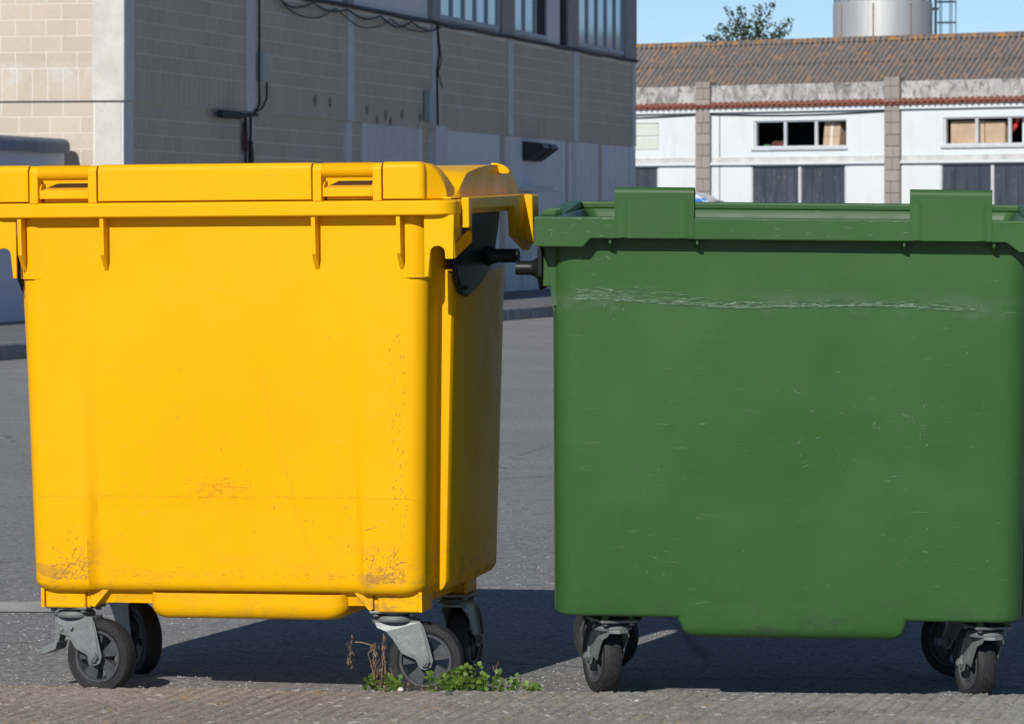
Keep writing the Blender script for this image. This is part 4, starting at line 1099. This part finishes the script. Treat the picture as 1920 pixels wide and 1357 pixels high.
# scratches and the torn scrape line on the front, as thin slivers of scuffed plastic
M['scuff'] = simple('pale_scuffed_plastic', (.125,.205,.120), .7, var=.35, scale=60)
M['scuff2'] = simple('faint_scuffed_plastic', (.066,.145,.057), .7, var=.25, scale=40)
def gfront(x, z):
    t_ = (1.23-z)/1.0; W = .607-.012*t_
    return .052+.022*t_-.009*(1-(x/W)**2)*math.sin(math.pi*min(1, max(0, t_)))
def sliver(mb, x, z, L, w_, ang, curve, yf, n=7, off=.0012):
    P = []
    for i in range(n+1):
        f = i/n-.5; xx = x+L*f*math.cos(ang)-curve*f*f*math.sin(ang)*4; zz_ = z+L*f*math.sin(ang)+curve*f*f*math.cos(ang)*4
        hw = w_*.5*max(.06, 1-abs(2*f)**1.6)*random.uniform(.55,1.2)
        P.append((xx, zz_, hw))
    a = [(x_+h*-math.sin(ang), yf(x_, z_)-off, z_+h*math.cos(ang)) for x_, z_, h in P]
    b = [(x_-h*-math.sin(ang), yf(x_, z_)-off, z_-h*math.cos(ang)) for x_, z_, h in P]
    mb.loft([a, b], closed=False)
random.seed(77); sa_, sb_ = MB(), MB()
cl = [(random.uniform(-.5,.5), random.uniform(.30,1.15), random.uniform(-.5,1.2)) for _ in range(11)]
for k in range(135):
    cx_, cz_, ca_ = random.choice(cl)
    x_ = cx_+random.gauss(0,.05); z_ = cz_+random.gauss(0,.035)
    if abs(x_) > .54 or not (.26 < z_ < 1.14): continue
    big_ = random.random() < .16
    sliver(sa_ if random.random() < .35 else sb_, x_, z_, random.uniform(.035,.10) if big_ else random.uniform(.006,.03), random.uniform(.0010,.0020), ca_+random.gauss(0,.35), random.uniform(-.008,.008), gfront)
for k in range(90):      # pin-head nicks
    x_, z_ = random.uniform(-.54,.54), random.uniform(.27,1.14)
    sliver(sa_, x_, z_, random.uniform(.002,.006), random.uniform(.0015,.003), random.uniform(0,3.1), 0, gfront, 2)
def bandz(x): return 1.030 - .010*smooth(-.5,-.1,x) + .004*math.sin(x*9) + .003*fbm(x*6, 2)
for k in range(520):     # scrape: thick and torn on the left, a thin crease on the right
    x_ = -.54+1.0*random.random()**1.35; thick = .010+.016*(1-smooth(-.5,.05,x_))
    z_ = bandz(x_)+abs(random.gauss(0, thick*.6)) - .003
    sliver(sa_ if random.random() < .25 else sb_, x_, z_, random.uniform(.010,.055), random.uniform(.0012,.0036), random.gauss(0,.10), random.uniform(-.002,.002), gfront, 6, .0009+.000003*k)
for k in range(34):      # crease itself
    x_ = -.53+.030*k; sliver(sa_, x_, bandz(x_), .034, random.uniform(.0012,.0035), math.atan((bandz(x_+.01)-bandz(x_-.01))/.02), 0, gfront, 6, .0026)
for k in range(40):      # upright tears crossing the crease
    x_ = random.uniform(-.53,.35); sliver(sb_, x_, bandz(x_)+.006, random.uniform(.006,.018), random.uniform(.0012,.003), 1.5+random.gauss(0,.25), 0, gfront, 3, .0034)
tag(sa_.obj('scratch_marks', M['scuff'], GB), kind='stuff'); tag(sb_.obj('faint_scratch_marks', M['scuff2'], GB), kind='stuff')
rimf = lambda x, z: 0.0
sa_ = MB()
for k in range(70):
    x_ = random.uniform(-.63,.63); z_ = random.choice((random.uniform(1.195,1.24), random.gauss(1.238,.003)))
    sliver(sa_, x_, min(1.241, z_), random.uniform(.004,.03), random.uniform(.0008,.002), random.gauss(0,.5) if z_ < 1.235 else 0, random.uniform(-.003,.003), rimf, 4, .0008)
tag(sa_.obj('rim_scratch_marks', M['scuff'], GB), kind='stuff')
# raised flaps: curved hollow shells standing on the front rim
for ua, ub in ((1145.5, 1294), (1697, 1851)):
    a, b = gu(ua), gu(ub); m = MB()
    pr = [(-.0015, 1.190), (-.0022, 1.302)] + [(.0125-.0147*math.cos(R(q)), 1.305+.0147*math.sin(R(q))) for q in range(0, 91, 15)] + [(.050, 1.318), (.056, 1.307), (.056, 1.238), (.051, 1.238), (.051, 1.305), (.046, 1.312), (.014, 1.313), (.004, 1.304), (.003, 1.190)]
    m.prism(pr, a, b, 'x'); fl_ = m.obj('front_flap', M['green'], GB, bevel=.0012, smooth=40)
    for c_, wd in ((a+.020, .020), (b-.020-.006, .020)):
        m = MB(); m.loft([[(c_-.012, -.0018, z), (c_-.008, -.0034, z), (c_+.006, -.0034, z), (c_+.012, -.0018, z)] for z in (1.192, 1.215, 1.27, 1.285)], closed=False)
        m.obj('flap_ridge', M['green'], fl_, smooth=60)
# sump
m = MB(); xl, xr_ = gu(1268, .08), gu(1700, .08)
m.loft([rr_ring(xl, xr_, .0725, .80, .012, .27), rr_ring(xl+.001, xr_-.001, .0735, .80, .014, .215)] + [rr_ring(xl+.010+.045*(1-math.cos(R(a))), xr_-.006-.045*(1-math.cos(R(a))), .074+.024*(1-math.cos(R(a))), .80-.03*(1-math.cos(R(a))), .016, .200-.030*math.sin(R(a))) for a in (0, 15, 30, 45, 60, 75, 90)], cap1=True)
m.obj('sump', M['green'], GB, smooth=45)
make_caster(GB, (gu(1147, .17), .17, 0), R(113), zt_=.203, studs=.020)
make_caster(GB, (gu(1848, .17), .17, 0), R(110), zt_=.203, studs=.020)
make_caster(GB, (gu(1180, .68), .68, 0), R(150), zt_=.203, studs=.020)
make_caster(GB, (gu(1834, .68), .68, 0), R(146), zt_=.203, studs=.020)

# ------------------------------------------------------------------ weeds, dry stalks, pebbles at the pavement edge
def gp(u, y, d): return Vector(((u-CX)/F*d, d, CZ+(HY-y)/F*d))
def weed(u, d, h_px, w_px, nstem, seed, label):
    nstem = max(3, int(nstem*.55))
    random.seed(seed); s = F/d; h = h_px/s; wd = w_px/s
    X = (u-CX)/F*d; root = empty('weed', (X, d, .0)); tag(root, label, 'weed', 'weeds in the gap before the yellow container')
    st = MB(); lv = MB()
    for i in range(nstem):
        a = random.uniform(-1, 1); hh = h*random.uniform(.25, 1.0)*(1-.35*abs(a))
        p0 = Vector((a*wd*.35, random.uniform(-.015,.02), .0)); p1 = Vector((a*wd*.5+random.gauss(0,.012), random.uniform(-.04,.03), .055+hh)); pm = (p0+p1)/2+Vector((random.gauss(0,.006),0,.010))
        st.tube([p0, pm, p1], [.0016,.0012,.0007], 4)
        k = 0
        for f in [.45+.11*j for j in range(6)]:
            for sd_ in (-1, 1):
                if random.random() < .22: continue
                q = (p0.lerp(pm, f*2) if f < .5 else pm.lerp(p1, (f-.5)*2))
                dr = Vector((sd_*random.uniform(.5,1), random.uniform(-.9,.3), random.uniform(-.1,.6))).normalized()
                L = random.uniform(.006,.016)*(1.25-f*.3); up = dr.cross(Vector((random.uniform(-.4,.4),1,random.uniform(.2,1)))).normalized()
                b0 = q+dr*.003
                v = [b0, b0+dr*L*.35+up*L*.42, b0+dr*L*.75+up*L*.40+Vector((0,0,-.001)), b0+dr*L*1.08, b0+dr*L*.75-up*L*.40+Vector((0,0,-.001)), b0+dr*L*.35-up*L*.42, b0+dr*L*.55+Vector((0,0,.0022))]
                lv.add(v, [(0,1,6),(1,2,6),(2,3,6),(3,4,6),(4,5,6),(5,0,6)])
        q = p1; dr = (p1-pm).normalized(); L = .014; up = dr.cross(Vector((.2,1,.1))).normalized()
        lv.add([q, q+dr*L*.5+up*L*.5, q+dr*L, q+dr*L*.5-up*L*.5], [(0,1,2,3)])
    tag(lv.obj('leaves', M['leaf'], root), kind='stuff'); st.obj('stems', M['leaf'], root)
weed(722, 10.99, 30, 62, 10, 1, 'low green weed at the foot of the dry brown stalks')
weed(826, 10.93, 40, 66, 18, 2, 'bushy green weed in front of the yellow container wheel')
weed(856, 10.98, 50, 50, 12, 3, 'dense middle weed growing before the wheel hub')
weed(884, 10.96, 56, 54, 15, 4, 'tallest green weed with rounded leaves, right of the wheel')
weed(915, 10.97, 38, 52, 10, 5, 'green weed with thin seed stalks right of the tallest weed')
weed(958, 10.97, 30, 38, 7, 6, 'small green weed standing between the two containers')
weed(1000, 10.96, 20, 30, 5, 7, 'smallest green weed, nearest the green container')
weed(745, 10.97, 24, 40, 6, 8, 'sparse green weed beside the white pebble')
random.seed(9)
DRY = empty('dry_plant', ((705-CX)/F*11.0, 11.0, 0)); tag(DRY, 'withered brown plant with drooping stalks beside the yellow container wheel', 'dry plant')
m = MB(); lv = MB(); o_ = Vector(DRY.location)
def pth(l): return [gp(u, y, 11.0+random.uniform(-.015,.015))-o_ for u, y in l]
for l in ([(708,1300),(702,1265),(700,1225),(704,1204)], [(712,1300),(716,1262),(720,1215),(718,1188)], [(706,1300),(698,1250),(690,1225),(702,1206)], [(700,1210),(680,1204),(665,1203),(660,1194),(660,1190)], [(722,1290),(722,1240),(716,1215),(720,1186)],
          [(660,1200),(655,1218),(652,1232)], [(735,1295),(738,1270),(733,1256),(730,1250)]):
    P = pth(l); m.tube(P, [.0020-.0012*i/len(P) for i in range(len(P))], 5)
for (u0, y0, y1, n_, sp) in ((702,1206,1285,120,8), (710,1230,1290,110,12), (719,1190,1240,50,4), (656,1200,1250,46,5), (724,1250,1290,40,7), (733,1258,1285,16,5), (760,1276,1290,30,16), (800,1280,1292,30,18)):
    for k in range(n_):
        y = y0+(y1-y0)*random.random(); c_ = gp(u0+random.gauss(0, sp*.5), y, 11.0+random.uniform(-.03,.02))-o_
        L = random.uniform(.006,.016); dr = Vector((random.gauss(0,.35), random.gauss(0,.3), -1)).normalized(); up = Vector((random.uniform(-1,1), random.uniform(-1,1), .2)).normalized()*L*.13
        lv.add([c_, c_+dr*L*.4+up, c_+dr*L+up*random.uniform(-2,2), c_+dr*L*.5-up], [(0,1,2,3)])
m.obj('stalk', M['dry'], DRY); tag(lv.obj('withered_leaves', M['dry'], DRY), kind='stuff')
SS = empty('dry_plant', ((930-CX)/F*10.98, 10.98, 0)); tag(SS, 'thin pale seed stalks standing among the right-hand green weeds', 'dry plant')
o_ = Vector(SS.location); m = MB()
for l in ([(925,1295),(929,1265),(931,1248),(935,1240)], [(925,1280),(930,1262),(926,1254),(924,1247)], [(908,1290),(909,1268),(912,1257)], [(972,1292),(975,1275),(977,1268)]):
    m.tube([gp(u, y, 10.98)-o_ for u, y in l], .0011, 4)
m.obj('stalk', M['dry'], SS)
def pebble(u, y, w_, h_, mat, label, seed):
    d = CZ-.062; d = (CZ-.060)*F/(y-HY); m = MB(); n_ = 10; s = F/d
    prof = [(.001, h_/s), (w_*.3/s, h_*.92/s), (w_*.48/s, h_*.5/s), (w_*.5/s, h_*.2/s), (w_*.4/s, 0)]
    m.lathe(prof, 12); m.v = [(p[0]*(1+.3*fbm(p[0]*60, p[1]*60, seed)), p[1]*.8, p[2]*(1+.3*fbm(p[0]*70+seed, p[1]*70, seed))) for p in m.v]
    o = m.obj('pebble', mat, smooth=40, loc=((u-CX)/F*d, d, .055)); tag(o, label, 'pebble')
pebble(752, 1291, 12, 7, M['pebble_white'], 'white pebble at the pavement edge below the dry brown plant', 1)
pebble(842, 1300, 13, 9, M['pebble_dark'], 'dark grey pebble on the pavement in front of the green weeds', 2)
pebble(1193, 1312, 9, 5, M['pebble_white'], 'pale chip on the pavement below the left wheel of the green container', 3)
random.seed(31); gr = MB()
for k in range(420):      # grit along the joint and scattered over the pavement
    x = random.uniform(-1.4, 1.4); e = edge_y(x)
    y = e-abs(random.gauss(0, .04)) if k % 2 else e-random.uniform(0, .9)
    z = apron_z(x, y, e-y); s_ = random.uniform(.0012,.0042)
    v = [(x+s_*random.uniform(.6,1.2)*dx, y+s_*random.uniform(.6,1.2)*dy, z+s_*dz*.8) for dx, dy, dz in ((1,0,0),(0,1,0),(-1,0,0),(0,-1,0),(0,0,1),(0,0,-.3))]
    gr.add(v, [(0,1,4),(1,2,4),(2,3,4),(3,0,4)])
tag(gr.obj('grit', simple('grit', (.30,.28,.26), .9, var=.5, scale=300)), kind='stuff')
for k in range(900): pass
gr = MB(); random.seed(33)
for k in range(7000):     # loose chippings lying on the asphalt
    x = random.uniform(-1.9, 1.9); y = 11.0+abs(random.gauss(0, 2.2)); z = gz(y)+.004*fbm(x*.9, y*.9); s_ = random.uniform(.0015,.0042)
    v = [(x+s_*random.uniform(.6,1.3)*dx, y+s_*random.uniform(.6,1.3)*dy, z+s_*dz*.8) for dx, dy, dz in ((1,0,0),(0,1,0),(-1,0,0),(0,-1,0),(0,0,1))]
    gr.add(v, [(0,1,4),(1,2,4),(2,3,4),(3,0,4)])
tag(gr.obj('chippings', simple('chippings', (.40,.385,.36), .9, var=.5, scale=300)), kind='stuff')
print('blocks', nblk[0], 'tiles', n)
